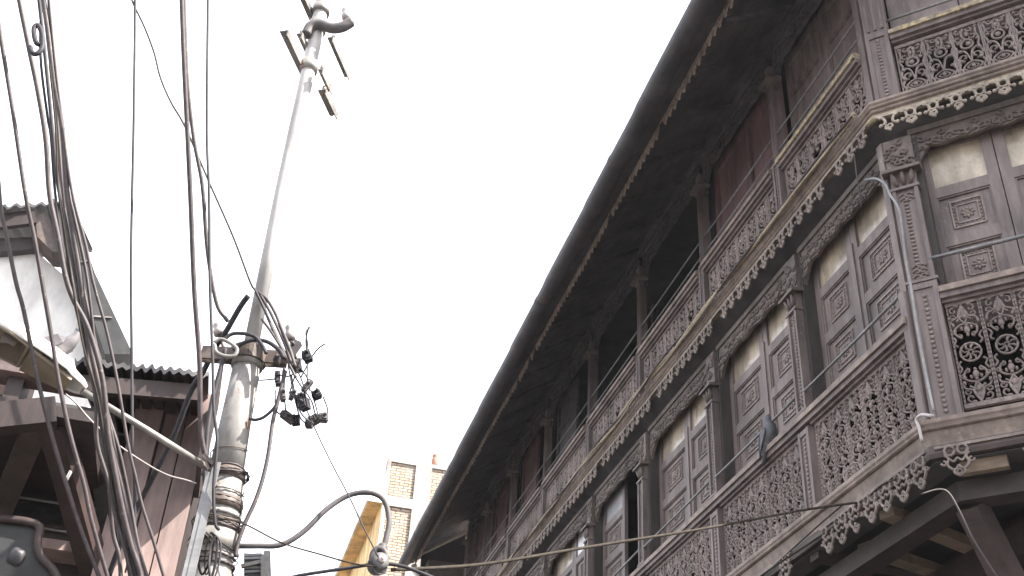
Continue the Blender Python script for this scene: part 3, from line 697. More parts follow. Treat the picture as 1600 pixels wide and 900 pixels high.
def coil(v0, v1, turns, r, m, name='binding_wire'):
    pts = []
    for t in np.linspace(0, 1, turns * 14):
        v = v0 + (v1 - v0) * t; u, w_ = axpt(v); P = pat(u, v); rad = px2m(P, w_) / 2 + r + .004
        a_ = t * turns * 2 * math.pi; pts.append(P + V(math.cos(a_) * rad, math.sin(a_) * rad, .012 * math.sin(a_ * .7 + turns)))
    b = MB(); b.tube(pts, r, 5); obj(name, b, m, pole)
coil(832, 822, 3, .006, 'cable'); coil(800, 776, 4, .004, 'rust'); coil(892, 876, 4, .006, 'cable'); coil(770, 700, 2, .003, 'rust'); coil(820, 806, 2, .0035, 'tcable')
# loose loops of wire hanging at the pole foot
rl_ = random.Random(11)
for i in range(4):
    u0 = 322 + i * 6 + rl_.uniform(-3, 3); L0 = rl_.uniform(40, 75); w0 = rl_.uniform(4, 9)
    q = [(u0, 838), (u0 - w0, 850), (u0 - w0 * 1.1 - 3, 838 + L0 * .6), (u0 - 6, 838 + L0), (u0 + w0 - 4, 838 + L0 * .7), (u0 + w0, 855), (u0 + 4, 842), (u0 - 6, 832)]
    b = MB(); b.tube(smoothpath([pat(u, v, -.17 - .01 * i) for u, v in q], 5), rl_.choice((.0045, .006, .0035)), 5); obj('wire_loop', b, rl_.choice(('cable', 'tcable', 'black')), pole)
for i in range(4):
    v0 = rl_.uniform(745, 870); u, w_ = axpt(v0); P = pat(u, v0); rad = px2m(P, w_) / 2 + .012; tl = rl_.uniform(-.35, .35); ph = rl_.uniform(0, 6)
    b = MB(); b.tube([P + V(math.cos(a_ + ph) * (rad + .012 * math.sin(3 * a_ + ph) ** 2), math.sin(a_ + ph) * (rad + .012 * math.sin(2 * a_) ** 2), tl * rad * math.cos(a_) + .01 * math.sin(a_ * 2.3) + .02 * a_ / 6) for a_ in np.linspace(0, 2 * math.pi * rl_.uniform(.9, 2.2), 36)], rl_.choice((.0028, .004, .005)), 5); obj('binding_wire', b, rl_.choice(('cable', 'rust', 'black')), pole)
# clamp lugs
for v, du in ((845, -34), (840, -24)):
    u, w_ = axpt(v); P = pat(u + du, v + 8, -.06); b = MB(); b.lathe(P + V(0, -.03, 0), P + V(0, .03, 0), [(0, .022), (1, .022)], 10)
    b.lathe(P + V(0, -.036, 0), P + V(0, -.0305, 0), [(0, .009), (1, .009)], 8); obj('clamp_lug', b, 'beige', pole)
# crossarm of the lower fitting: two bars bolted round the pole, pins and insulators
b = MB()
Lp, Rp = pat(316, 553), pat(448, 562); u_, w_ = axpt(562); Cp = pat(u_, 562); rad = px2m(Cp, w_) / 2
for sgn in (-1, 1):
    path = []
    for t in np.linspace(0, 1, 25):
        P = Lp + (Rp - Lp) * t; dx = np.linalg.norm((P - Cp)[:2]); off = max(.02, math.sqrt(max(0, (rad + .018) ** 2 - dx ** 2))) if dx < rad + .02 else .02
        path.append(P + V(0, sgn * off, 0))
    for A, B in zip(path, path[1:]): b.beam(A, B + (B - A) * .02, .014, .075)
obj('crossarm', b, 'rust', pole)
def insulator(base_, topp, r, name='insulator'):
    b = MB(); b.lathe(base_, topp, [(0, r * .55), (.05, r * .95), (.35, r), (.5, r * .8), (.62, r * .85), (.8, r * .95), (.93, r * .7), (1, r * .3)], 14); return obj(name, b, 'porc', pole)
for (u, v, u2, v2, ub, vb) in ((343, 524, 340, 504, 352, 552), (454, 531, 453, 507, 462, 560)):
    insulator(pat(u, v), pat(u2, v2), px2m(pat(u, v), 17) / 2)
    b = MB(); b.tube([pat(ub, vb), pat((u + ub) / 2, (v + vb) / 2), pat(u, v)], .009, 7); obj('pin', b, 'rust', pole)
# curved brackets
b = MB(); b.tube(smoothpath([pat(u, v, -.12) for u, v in ((365, 548), (380, 536), (400, 531), (420, 535), (437, 548), (444, 560))], 4), .012, 6); obj('bow', b, 'black', pole)
# angle-iron stay along the pole, carrying the lamp arm
b = MB(); A, B = pat(334, 722, -.2), pat(272, 985, -.2)
b.beam(A, B, .006, .045); b.beam(A + V(.018, -.003, 0), B + V(.018, -.003, 0), .034, .006, (0, 1, 0)); obj('angle_iron', b, 'grey', pole)
# top crossarms (angle irons, horizontal, pointing away up the street)
ca_ = V(math.sin(math.radians(13)), math.cos(math.radians(13)), 0)
def proj(P):
    c = ROT.T @ (P - EYE); return 800 + FPX * c[0] / c[2], 450 + FPX * c[1] / c[2]
def along(P, v):   # travel along ca_ until row v
    lo_, hi_ = -3.0, 3.0
    for _ in range(40):
        mid = (lo_ + hi_) / 2
        if proj(P + ca_ * mid)[1] < v: lo_ = mid
        else: hi_ = mid
    return P + ca_ * lo_
def channel(P, v0, v1, w_=.055, label=None):
    A, B = along(P, v0), along(P, v1); b = MB(); b.beam(A, B, w_, .006); b.beam(A + V(.0, 0, -.02) + np.cross(ca_, Z) * w_ / 2, B + V(0, 0, -.02) + np.cross(ca_, Z) * w_ / 2, .006, .05)
    for t in (.12, .88):
        Q = A + (B - A) * t; b.lathe(Q - Z * .03, Q + Z * .05, [(0, .008), (.6, .008), (.61, .014), (1, .014)], 7)
    obj('crossarm', b, 'galv', pole)
channel(pat(468, 100), 48, 116); channel(pat(476, 70), 52, 90, .04); channel(pat(503, 140), 140, 180); channel(pat(507, 122), 108, 141, .035); channel(pat(522, 72), 58, 120, .04); channel(pat(482, 15), -40, 32, .05)
b = MB(); b.tube(smoothpath([pat(u, v, -.06) for u, v in ((478, 55), (485, 42), (500, 38), (518, 44), (535, 42), (549, 34))], 5), [.035] * 26, 8); obj('bow', b, 'conduit', pole)
insulator(pat(541, 30), pat(540, 12), .03)

# ================================================================== CABLES
GB = 'cables sagging down the left side'
def cable(pts, m, label, w_=None, d0=5.2, d1=None, cat='cable', group=None, k=7, wob=.0, name='cable'):
    d1 = d0 if d1 is None else d1; P = []; n = len(pts); rr = random.Random(len(label) + int(pts[0][0]))
    L_ = np.concatenate([[0], np.cumsum([math.hypot(pts[i + 1][0] - pts[i][0], pts[i + 1][1] - pts[i][1]) for i in range(n - 1)])]); L_ /= L_[-1]
    for (u, v), t in zip(pts, L_): P.append(at(u, v, d0 + (d1 - d0) * t))
    if wob: P = [q + V(rr.gauss(0, wob), rr.gauss(0, wob), rr.gauss(0, wob)) * 1.2 for q in P]
    Q = smoothpath(P, k); dm = np.mean([dist(p) for p in P]); r = w_ * dm / FPX / 2 * (1.18 if group == GB else 1)
    b = MB(); b.tube(Q, r, 7); o = obj(name, b, m); return tag(o, label, cat, group)
GB = 'cables sagging down the left side'
cable([(0, -60), (-8, 150), (0, 310), (10, 363), (25, 440), (37, 487), (60, 593), (80, 677), (100, 740), (127, 827), (153, 900), (185, 990)], 'cable', 'leftmost dusty brown cable, entering at the left picture edge below the tiled eave', 5.2, 3.4, 4.7, group=GB, wob=.002)
cable([(-15, -60), (0, 45), (20, 170), (40, 300), (53, 373), (67, 457), (80, 527), (93, 597), (110, 677), (130, 757), (143, 813), (167, 900), (195, 990)], 'cable', 'second dusty brown cable from the left, crossing the pigeon on the lamp', 5.2, 3.4, 4.7, group=GB, wob=.002)
cable([(20, -60), (32, 0), (47, 73), (60, 143), (72, 217), (80, 300), (90, 367), (103, 430), (117, 467), (137, 513), (157, 593), (170, 677), (182, 750), (196, 807), (206, 853), (218, 900), (235, 990)], 'cable', 'thick brown cable with the clamp loop near its top, in the left bundle', 6.5, 3.6, 4.7, group=GB, wob=.003)
cable([(60, -60), (68, 0), (77, 57), (87, 133), (97, 200), (103, 300), (113, 367), (127, 440), (135, 507), (147, 567), (157, 610), (170, 673), (184, 733), (194, 787), (206, 840), (222, 900), (245, 990)], 'cable', 'thickest brown cable on the right side of the left bundle at the top', 7.0, 3.7, 4.7, group=GB, wob=.003)
cable([(61, -60), (62, 0), (62, 90), (74, 180), (80, 215), (85, 300), (97, 383), (108, 443), (128, 513), (141, 547), (150, 600), (160, 677), (172, 740), (184, 800), (195, 850), (205, 900), (215, 990)], 'black', 'thin dark cable hanging under the clamp loop in the left bundle', 3.6, 3.8, 4.7, group=GB, wob=.003)
cable([(70, -60), (84, 90), (96, 190), (113, 300), (133, 380), (147, 443), (167, 517), (183, 597), (200, 693), (213, 743), (222, 790), (240, 850), (255, 900), (280, 990)], 'cable', 'brown cable on the right edge of the left bundle, passing over the dark gable roof', 4.0, 3.7, 4.7, group=GB, wob=.002)
cable([(72, -60), (80, 50), (91, 170), (100, 260), (118, 340), (133, 417), (140, 473), (153, 553), (160, 600), (176, 690), (186, 760), (195, 830), (200, 900), (205, 990)], 'cable', 'thin brown cable with fuzzy dust in the middle of the left bundle', 4.0, 3.75, 4.7, group=GB, wob=.004)
cable([(64, -60), (72, 40), (84, 150), (92, 240), (97, 330), (107, 410), (120, 490), (134, 560), (146, 620), (156, 690), (168, 760), (178, 830), (186, 880), (192, 960)], 'cable', 'frayed dusty cable on the left side of the left bundle', 5.0, 3.8, 4.7, group=GB, wob=.005)
cable([(75, 100), (86, 200), (92, 290), (104, 370), (115, 450), (131, 540), (150, 620), (165, 700), (180, 780), (199, 860), (216, 930)], 'tcable', 'pale thin wire twisted through the left cable bundle', 2.6, 3.6, 4.7, group=GB, wob=.004)
for i, (pts, lab) in enumerate((([(66, -60), (76, 60), (88, 180), (95, 290), (106, 380), (121, 470), (138, 550), (153, 630), (166, 700), (179, 780), (192, 850), (208, 920), (215, 990)], 'dark strand in the left bundle ending lowest in the picture of the thin ones'),
        ([(58, -60), (66, 60), (79, 180), (89, 280), (99, 350), (112, 430), (126, 505), (143, 575), (158, 640), (173, 720), (188, 790), (203, 860), (225, 940), (240, 990)], 'dusty strand winding through the middle of the left bundle from the clamp loop'),
        ([(73, -60), (83, 70), (94, 200), (106, 310), (122, 400), (137, 480), (152, 555), (166, 625), (183, 700), (200, 780), (219, 860), (236, 930), (250, 990)], 'dusty strand twisting along the right side of the left bundle'))):
    cable(pts, ('cable', 'black', 'cable')[i], lab, (4.5, 5, 4.5)[i], 3.72 + .06 * i, 4.7, group=GB, wob=.006)
# loose fringe of dust and ties round the bundle
lb = MB(); knots = smoothpath([at(u, v, 3.55) for u, v in ((47, 73), (50, 82), (58, 84), (66, 74), (66, 55), (60, 40), (54, 42), (53, 52), (56, 66), (62, 70))], 5)
lb.tube(knots, .011, 7); tag(obj('cable_clamp', lb, 'black'), 'dark looped cable clamp tying two cables of the left bundle', 'cable clamp')
tb = MB(); P_ = at(104, 745, 5.0); tb.beam(P_ + V(0, 0, -.03), P_ + V(.012, 0, .03), .022, .006); tag(obj('cable_tag', tb, 'lampw'), 'small pale tag hanging on the second cable from the left', 'tag')
cable([(210, -60), (211, 0), (209, 200), (205, 400), (206, 600), (207, 700), (211, 760), (212, 900), (213, 990)], 'black', 'thin straight cable hanging almost plumb left of the pole', 4.2, 4.6, 5.2, wob=.001)
cable([(280, -60), (284, 0), (288, 100), (297, 300), (303, 450), (312, 560), (314, 640), (316, 690), (328, 735), (335, 760)], 'cable', 'thick dark cable running down to the lamp arm clamp on the pole', 7.5, 4.0, 5.1, wob=.002)
cable([(286, -60), (291, 60), (295, 140), (302, 220), (317, 290), (323, 390), (338, 470), (350, 495), (357, 502)], 'cable', 'twisted cable ending at the left insulator of the crossarm', 6, 4.3, 5.1, wob=.003)
cable([(326, -60), (325, 0), (323, 200), (327, 300), (328, 430), (331, 560), (334, 640), (339, 690), (334, 760), (336, 815), (342, 828)], 'black', 'slim dark cable hanging just left of the pole and tied to it', 4.6, 4.7, 5.0, wob=.001)
cable([(195, -40), (207, 0), (225, 40), (237, 80), (250, 120), (268, 160), (290, 200), (330, 290), (365, 370), (390, 440), (400, 456), (425, 505), (450, 560)], 'black', 'thin wavy wire slanting down to the connector cluster on the pole', 3.2, 4.6, 5.15, wob=.003)
for i, pts in enumerate([[(400, 456), (412, 480), (420, 500), (432, 530), (448, 556), (458, 572)], [(403, 456), (418, 468), (430, 490), (440, 512), (452, 545), (460, 575)], [(408, 500), (425, 520), (440, 548), (452, 572), (462, 590)], [(406, 462), (424, 492), (443, 534), (455, 566)]]):
    cable(pts, 'cable', ['dark cable looping from the pole top wire into the cluster, leftmost of its bunch', 'dark cable bowed to the right above the connector cluster', 'short frayed cable with a peeled end above the connector cluster', 'dark cable in the middle of the bunch above the connector cluster'][i], [5, 5.5, 4.5, 5][i], 5.1, group='cables above the connector cluster', wob=.002)
cable([(388, 462), (375, 480), (352, 520), (335, 545), (318, 580), (300, 608), (275, 673), (257, 711), (233, 757), (207, 807), (188, 850), (170, 900)], 'black', 'broad black cable slanting from the crossarm down left across the wooden house', 8.5, 5.05, 5.9)
cable([(352, 545), (345, 575), (333, 620), (326, 660), (322, 700), (320, 740), (322, 780)], 'black', 'thick black cable dropping from the left insulator beside the pole', 7.5, 5.1)
cable([(348, 532), (362, 522), (380, 521), (398, 526), (410, 540), (416, 552)], 'black', 'black jumper cable arching over the crossarm', 6, 5.05)
cable([(335, 535), (345, 530), (358, 535), (370, 545), (366, 556), (350, 556), (338, 550), (335, 538)], 'galv', 'pale conduit ring resting on the crossarm', 6, 5.02, cat='conduit ring', name='conduit_ring')
cable([(444, 575), (440, 605), (432, 632), (415, 650), (400, 656), (390, 654)], 'black', 'black cable looping back to the pole under the crossarm', 5, 5.15)
cable([(446, 580), (432, 635), (426, 660), (419, 710), (410, 750), (398, 785), (384, 815), (372, 848), (368, 870)], 'cable', 'grey cable dropping from the connector cluster to the pole clamp', 6.5, 5.15)
cable([(470, 620), (490, 665), (515, 718), (545, 775), (570, 828), (592, 872)], 'black', 'thin straight wire from the cluster down to the dead-end insulator', 2.2, 5.2)
cable([(318, 812), (335, 809), (380, 818), (440, 848), (500, 866), (550, 880), (590, 886)], 'tcable', 'thin pale wire from the pole band to the dead-end insulator', 2.6, 5.0, 5.2)
cable([(105, 618), (118, 630), (135, 648), (150, 665), (185, 694), (230, 725), (262, 742), (290, 752), (304, 757)], 'porc', 'thin white wire from the street lamp towards the pole', 2.6, 4.7, 5.0, wob=.003)
cable([(1400, 749), (1375, 760), (1325, 807), (1263, 850), (1200, 892), (1160, 925)], 'tcable', 'thin pale wire bowing from the lower fringe to the bottom edge', 3.2, onplane(1400, 749, N, FN - .10)[1], onplane(1160, 925, N, FN - .25)[1])
cable([(1318, 788), (1280, 820), (1225, 870), (1190, 902)], 'tcable', 'straight pale wire running along under the lower ledge', 2.4, onplane(1318, 788, N, FN - .12)[1], onplane(1190, 902, N, FN - .12)[1])
cable([(612, 890), (650, 889), (760, 881), (900, 858), (1000, 842), (1100, 826), (1250, 798), (1340, 785)], 'tcable', 'tan service cable stretched from the dead-end insulator to the carved house', 4.6, 5.3, onplane(1340, 785, N, FN - .10)[1], k=9)
cable([(455, 902), (480, 897), (540, 888), (590, 881), (625, 884), (650, 892), (690, 908)], 'black', 'black cable crossing at the bottom through the dead-end insulator', 5.5, 5.3)
cable([(1440, 772), (1465, 765), (1482, 770), (1500, 800), (1522, 845), (1560, 905)], 'cable', 'loose thin wire drooping under the corner of the jetty', 3, 6.6, 6.6)
cable([(1335, 240), (1338, 270), (1346, 325)], 'cable', 'short thin wire hanging from the fringe in front of the corner doors', 2, onplane(1335, 240, N, FN - .10)[1], onplane(1346, 325, N, FN - .10)[1])
# dusty wires lying on the upper ledge
for k, (dz, dn, ph, m, w_, lab) in enumerate(((0, 0, 0, 'ecable', .019, 'thick yellowish cable lying along the upper ledge of the carved house'), (-.03, -.012, 1.5, 'ecable', .012, 'thin tan wire wound beside the yellowish cable on the upper ledge'), (.0, -.02, 3.0, 'cable', .011, 'dark dusty wire wound beside the yellowish cable on the upper ledge'))):
    pts = [FA(s, -.125 + dn + .012 * math.sin(s * 3.1 + ph), 8.395 + dz * .5 + .022 * math.sin(s * 2.3 + ph) - .01 * math.sin(s * .9)) for s in np.arange(S0 + .15, 19.5, .22)]
    b = MB(); b.tube(pts, w_, 6); tag(obj('cable', b, m), lab, 'cable', 'wires along the upper ledge')

# conduit gooseneck from the pole and the dead-end insulator
b = MB(); b.tube(smoothpath([at(u, v, 5.2 + dy) for u, v, dy in ((350, 853, 0), (400, 853, 0), (440, 851, .02), (475, 830, .04), (510, 796, .06), (545, 774, .08), (578, 770, .09), (600, 782, .1), (608, 812, .1), (604, 838, .1), (598, 860, .1))], 6), px2m(pat(500, 800), 8.5) / 2, 10)
tag(obj('gooseneck_conduit', b, 'conduit'), 'bent grey conduit pipe arching from the pole to the right', 'conduit')
dead = thing('dead_end_insulator', at(590, 900, 5.3), 'dead-end insulator spool hanging below the bent conduit', 'insulator')
Ci = at(591, 881, 5.25); ax_ = V(.35, -.9, .1); ax_ /= np.linalg.norm(ax_)
b = MB(); b.lathe(Ci - ax_ * .05, Ci + ax_ * .05, [(0, .02), (.05, .042), (.25, .048), (.4, .03), (.6, .03), (.75, .046), (.95, .04), (1, .02)], 16); obj('spool', b, 'conduit', dead)
b = MB(); b.lathe(Ci + ax_ * .05, Ci + ax_ * .075, [(0, .018), (.5, .018), (.51, .01), (1, .01)], 8); obj('bolt', b, 'porc', dead)
b = MB(); b.tube(smoothpath([at(u, v, 5.25) for u, v in ((580, 880), (582, 866), (590, 857), (600, 860), (605, 874))], 5), .014, 7); b.tube(smoothpath([at(u, v, 5.22) for u, v in ((588, 868), (583, 880), (588, 895), (600, 896), (606, 885))], 5), .004, 5); obj('shackle', b, 'conduit', dead)
b = MB(); b.lathe(at(598, 852, 5.3), at(596, 866, 5.28), [(0, .022), (.3, .026), (1, .024)], 12); obj('cable_gland', b, 'conduit', dead)

# connector cluster
cl = thing('connector_cluster', pat(470, 660), 'tangle of small black wire connectors dangling from the crossarm', 'wire connectors')
conn = [(433, 563, 10, 8, -.3), (434, 592, 8, 22, .2), (442, 618, 7, 18, .25), (457, 617, 7, 15, -.2), (463, 572, 16, 20, .3), (480, 557, 12, 18, .5), (470, 622, 12, 12, .1), (480, 603, 8, 20, -.5), (476, 632, 14, 18, .3), (495, 617, 12, 12, .6), (450, 652, 22, 12, -.5), (462, 657, 12, 14, .2), (490, 657, 18, 13, .5), (505, 653, 14, 12, .1), (483, 663, 10, 10, 0), (459, 545, 12, 26, -.4)]
rr = random.Random(3)
for (u, v, w_, h_, tlt) in conn:
    P = pat(u, v, rr.uniform(-.1, .1)); W_, H_ = px2m(P, w_), px2m(P, h_); b = MB()
    ex = V(math.cos(tlt), rr.uniform(-.4, .4), math.sin(tlt)); ex /= np.linalg.norm(ex); ez = np.cross(ex, V(0, 1, 0)); ez /= np.linalg.norm(ez); ey = np.cross(ez, ex)
    fr = lambda a_, b_, c_: P + ex * a_ + ey * b_ + ez * c_
    b.box(fr, -W_ / 2, W_ / 2, -.02, .02, -H_ / 2, H_ / 2); b.box(fr, -W_ * .3, W_ * .3, -.03, -.02, -H_ * .35, H_ * .35); b.lathe(fr(0, -.03, H_ * .1), fr(0, -.05, H_ * .1), [(0, .01), (1, .008)], 7); b.box(fr, -W_ * .62, -W_ * .5, -.012, .012, -H_ * .2, H_ * .3)
    obj('connector', b, 'conduit' if rr.random() < .7 else 'black', cl)
wires = [[(463, 575), (480, 545), (478, 520), (484, 512)], [(480, 600), (480, 560), (478, 530), (483, 510)], [(470, 590), (486, 560), (497, 545), (508, 537)], [(432, 592), (410, 594), (404, 594)], [(434, 585), (450, 588), (462, 582)],
         [(445, 580), (444, 610), (446, 640)], [(430, 610), (431, 640), (445, 652)], [(455, 585), (462, 620), (470, 645), (485, 660)], [(468, 600), (486, 625), (492, 645), (500, 655)], [(462, 590), (475, 612), (482, 640)], [(486, 610), (495, 640), (497, 655)], [(505, 620), (512, 640), (510, 655)], [(465, 570), (480, 590), (484, 610)], [(452, 560), (470, 590), (478, 620)],
         [(450, 570), (458, 612), (468, 650), (478, 662)], [(470, 560), (460, 590), (452, 615)]]
for pts in wires:
    b = MB(); b.tube(smoothpath([pat(u, v, rr.uniform(-.06, .06)) for u, v in pts], 5), .0042, 5); obj('wire', b, 'black', cl)

# ================================================================== STREET LAMP on the pole
LY = 4.6
lamp = thing('street_lamp', at(118, 606, LY), 'white street lamp on a pale pipe arm reaching left from the pole', 'street lamp')
b = MB(); b.tube([at(334, 737, 5.05), at(230, 672, 4.85), at(128, 611, LY)], px2m(at(230, 672, 4.8), 10) / 2, 12); obj('arm', b, 'galv', lamp)
b = MB(); b.beam(at(334, 726, 4.98), at(318, 712, 4.98), .03, .02); b.beam(at(318, 712, 4.98), at(327, 735, 4.98), .025, .012); obj('arm_bracket', b, 'rust', lamp)
# luminaire: long hood seen from below.  Local axis: from the pipe end away to the left
h0 = at(130, 612, LY); h1 = at(-95, 475, 4.25); La = h1 - h0; LL = np.linalg.norm(La); La /= LL
Lz = V(0, 0, 1) - La * La[2]; Lz /= np.linalg.norm(Lz); 
Lv = np.cross(La, Lz)
tilt = math.radians(0); 
def LF(t, x, z): return h0 + La * (t * LL) + Lv * x + Lz * z
def hoodring(t, wd, ht): return [LF(t, wd * math.cos(a_), ht * math.sin(a_)) for a_ in np.linspace(0, math.pi, 11)]
prof = [(0.0, .03, .03), (.04, .055, .045), (.12, .075, .06), (.16, .10, .09), (.30, .115, .10), (.55, .13, .105), (.8, .12, .09), (.95, .08, .06), (1, .03, .03)]
b = MB(); rings = [hoodring(*p) for p in prof]; n = 11
b.add([p for r in rings for p in r], [(i * n + k, i * n + k + 1, (i + 1) * n + k + 1, (i + 1) * n + k) for i in range(len(prof) - 1) for k in range(n - 1)], True)
hd = obj('hood', b, 'lampw', lamp); sm = hd.modifiers.new('thick', 'SOLIDIFY'); sm.thickness = .004
b = MB(); b.prism([LF(.10, -.068, -.003), LF(.40, -.112, -.003), LF(.40, .112, -.003), LF(.10, .068, -.003)], [LF(.10, -.068, -.018), LF(.40, -.112, -.018), LF(.40, .112, -.018), LF(.10, .068, -.018)]); obj('gear_cover', b, 'beige', lamp)
b = MB(); q = [(.42, .108), (.55, .124), (.78, .116), (.93, .075)]
ring1 = [LF(t, x, .0) for t, x in q] + [LF(t, -x, .0) for t, x in q[::-1]]; ring2 = [LF(.48 + (t - .42) * .75, x * .7, .075) for t, x in q] + [LF(.48 + (t - .42) * .75, -x * .7, .075) for t, x in q[::-1]]
n = len(ring1); b.add(ring1 + ring2, [(i, (i + 1) % n, n + (i + 1) % n, n + i) for i in range(n)] + [tuple(range(n, 2 * n))]); obj('reflector', b, 'beige', lamp)
b = MB(); b.tube([p + Lz * -.003 for p in ring1 + ring1[:1]], .009, 6, False); b.beam(LF(.6, -.12, .005), LF(.6, .12, .005), .012, .02); obj('rim', b, 'beige', lamp)
b = MB(); b.lathe(LF(.50, 0, .03), LF(.75, 0, .03), [(0, .018), (.2, .02), (.3, .032), (.8, .036), (.95, .02), (1, .005)], 12); obj('bulb', b, 'porc', lamp)

# ================================================================== PIGEONS
def pigeon(P, fwd, size, label, m, mh, upv=None, wings=0):
    f = np.array(fwd, float); f /= np.linalg.norm(f); s_ = np.cross(f, Z); s_ /= np.linalg.norm(s_); u = np.cross(s_, f)
    t = thing('pigeon', P, label, 'pigeon')
    def G(x, y, z): return np.array(P, float) + (f * x + s_ * y + u * z) * size
    spine = [(-.20, .0, .012, .006), (-.14, .01, .030, .012), (-.09, .03, .042, .028), (-.04, .055, .056, .050), (.01, .078, .062, .060), (.05, .10, .056, .056), (.08, .13, .040, .042), (.095, .16, .029, .030), (.105, .185, .027, .028), (.118, .203, .022, .022), (.132, .203, .009, .009), (.152, .196, .003, .003)]
    vs_ = []; sg = 12
    for i, (x, z, wy, wz) in enumerate(spine):
        a_, c_ = spine[max(0, i - 1)], spine[min(len(spine) - 1, i + 1)]; tx, tz = c_[0] - a_[0], c_[1] - a_[1]; l = math.hypot(tx, tz); nx, nz = -tz / l, tx / l
        for k in range(sg):
            q = 2 * math.pi * k / sg; vs_.append(G(x + nx * wz * math.sin(q), wy * math.cos(q), z + nz * wz * math.sin(q)))
    b = MB(); n = len(spine)
    b.add(vs_, [(i * sg + k, i * sg + (k + 1) % sg, (i + 1) * sg + (k + 1) % sg, (i + 1) * sg + k) for i in range(n - 1) for k in range(sg)] + [tuple(range(sg))[::-1], tuple(range((n - 1) * sg, n * sg))], True)
    for sd_ in (-1, 1):
        b.tube([G(.0, sd_ * .025, .03), G(.01, sd_ * .025, -.005)], .005 * size, 5); b.tube([G(-.01, sd_ * .025, -.005), G(.04, sd_ * .03, -.005)], .004 * size, 5)
    obj('body', b, m, t)
    for sd_ in (-1, 1):
        w_ = MB(); y = .058; sp = wings
        Q = [(.055, y * .9, .105), (.0, y + sp * .05, .115 + sp * .04), (-.08, y * .8 + sp * .12, .085 + sp * .05), (-.18, y * .25 + sp * .16, .03 + sp * .04), (-.12, y * .7 + sp * .08, .035 + sp * .02), (-.03, y * 1.02, .045), (.04, y * 1.0, .07)]
        i_ = [G(x, sd_ * yy, z) for x, yy, z in Q]; o_ = [G(x, sd_ * (yy + .012), z - .003) for x, yy, z in Q]
        w_.prism(i_, o_); obj('wing', w_, m, t)
    hb = MB(); hb.blob(G(.108, 0, .19), (f * .030 * size, s_ * .029 * size, u * .032 * size), 10, 8); hb.tube([G(.128, 0, .192), G(.152, 0, .186)], [.008 * size, .002 * size], 6)
    obj('head', hb, mh, t)
    return t
Pg = onplane(1210, 690, N, FN - .03); sg_ = Pg.dot(D)
pigeon(F(sg_, FN - .03, 6.30), -D * .75 + N * .2 + Z * .75, 1.2, 'dark grey pigeon perched on the lower handrail of the carved house', 'pig', 'pigd')
Pl = LF(.24, .0, .098)
pigeon(Pl, V(.75, -.2, .1), .62, 'pale pigeon sitting on the white street lamp head', 'pigl', 'pigd', wings=.5)

# ================================================================== LEFT WOODEN HOUSE (near) and white gabled house (behind)
SA = 6.4
def LA(u, v, s=SA): return onplane(u, v, D, s)            # point on the camera-facing plane s = const
def nz(u, v, s=SA): P = LA(u, v, s); return P.dot(N), P[2]
nc, zc = nz(242, 620)            # corner post, beam height
print('corner', nc, zc, nz(325, 583), nz(205, 760), nz(0, 645), nz(100, 900))
lh = thing('wooden_house', D * 7.5 + N * (nc - 2), 'dark red wooden house with tin roof edge behind the left cables', 'house')
def W(n, o, z): return D * (SA + o) + N * n + Z * z       # n across, o depth away from the camera
def wb(name, n0, n1, o0, o1, z0, z1, m, lab=None):
    b = MB(); b.box(W, n0, n1, o0, o1, z0, z1); return obj(name, b, m, lh, label=lab)
zr = nz(250, 580)[1]
nR_ = nz(318, 700)[0]
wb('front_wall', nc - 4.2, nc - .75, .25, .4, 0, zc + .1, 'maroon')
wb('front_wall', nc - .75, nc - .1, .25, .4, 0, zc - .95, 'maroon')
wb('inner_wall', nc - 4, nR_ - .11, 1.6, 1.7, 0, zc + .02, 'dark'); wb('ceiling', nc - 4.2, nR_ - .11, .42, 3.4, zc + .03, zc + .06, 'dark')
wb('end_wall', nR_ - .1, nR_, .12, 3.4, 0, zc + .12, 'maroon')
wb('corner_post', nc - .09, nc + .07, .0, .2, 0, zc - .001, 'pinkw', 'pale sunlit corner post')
wb('lintel', nc - 1.0, nc + .09, -.02, .18, zc + .002, zc + .075, 'pinkw'); wb('lintel', nc - 1.0, nc + .09, -.04, .18, zc + .077, zc + .12, 'pinkw')
k_ = 0; x_ = nc + .08; rp = random.Random(5)
while x_ < nR_ - .03:
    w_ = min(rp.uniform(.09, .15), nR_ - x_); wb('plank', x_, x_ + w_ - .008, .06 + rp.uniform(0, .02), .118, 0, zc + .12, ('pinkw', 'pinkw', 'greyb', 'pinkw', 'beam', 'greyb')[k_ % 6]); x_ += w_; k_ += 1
wb('side_screen', nR_ + .001, nR_ + .03, -.4, .11, zc - .55, zc + .05, 'maroon')
for dz in (1.15, 1.75): wb('wall_rail', nc + .075, nR_ - .02, .01, .055, zc - dz, zc - dz + .07, 'pinkw')
# corrugated sheets
def corrug(name, mk, n0, n1, depth, amp, pitch, m, parent, th=.012):
    b = MB(); K = int((n1 - n0) / pitch * 8); lo_, hi_ = [], []
    for k in range(K + 1):
        x = n0 + (n1 - n0) * k / K; w_ = amp * math.sin(2 * math.pi * x / pitch) * (1 + .35 * math.sin(x * 17)) + .012 * math.sin(x * 5.3)
        lo_.append(mk(x, .035 * math.sin(x * 9.7) * math.sin(x * 3.1) + .02 * (int(x / pitch / 6) % 3), w_)); hi_.append(mk(x, depth, w_))
    V_ = lo_ + hi_ + [p + Z * th for p in lo_] + [p + Z * th for p in hi_]; n = K + 1
    fs = []
    for k in range(K):
        fs += [(k, k + 1, n + k + 1, n + k), (2 * n + k, 3 * n + k, 3 * n + k + 1, 2 * n + k + 1), (k, 2 * n + k, 2 * n + k + 1, k + 1)]
    b.add(V_, fs, False); return obj(name, b, m, parent)
re_ = nz(325, 585, SA - .45); rl = nz(150, 572, SA - .45)
zroof = lambda n: rl[1] + (re_[1] - rl[1]) * (n - rl[0]) / (re_[0] - rl[0])
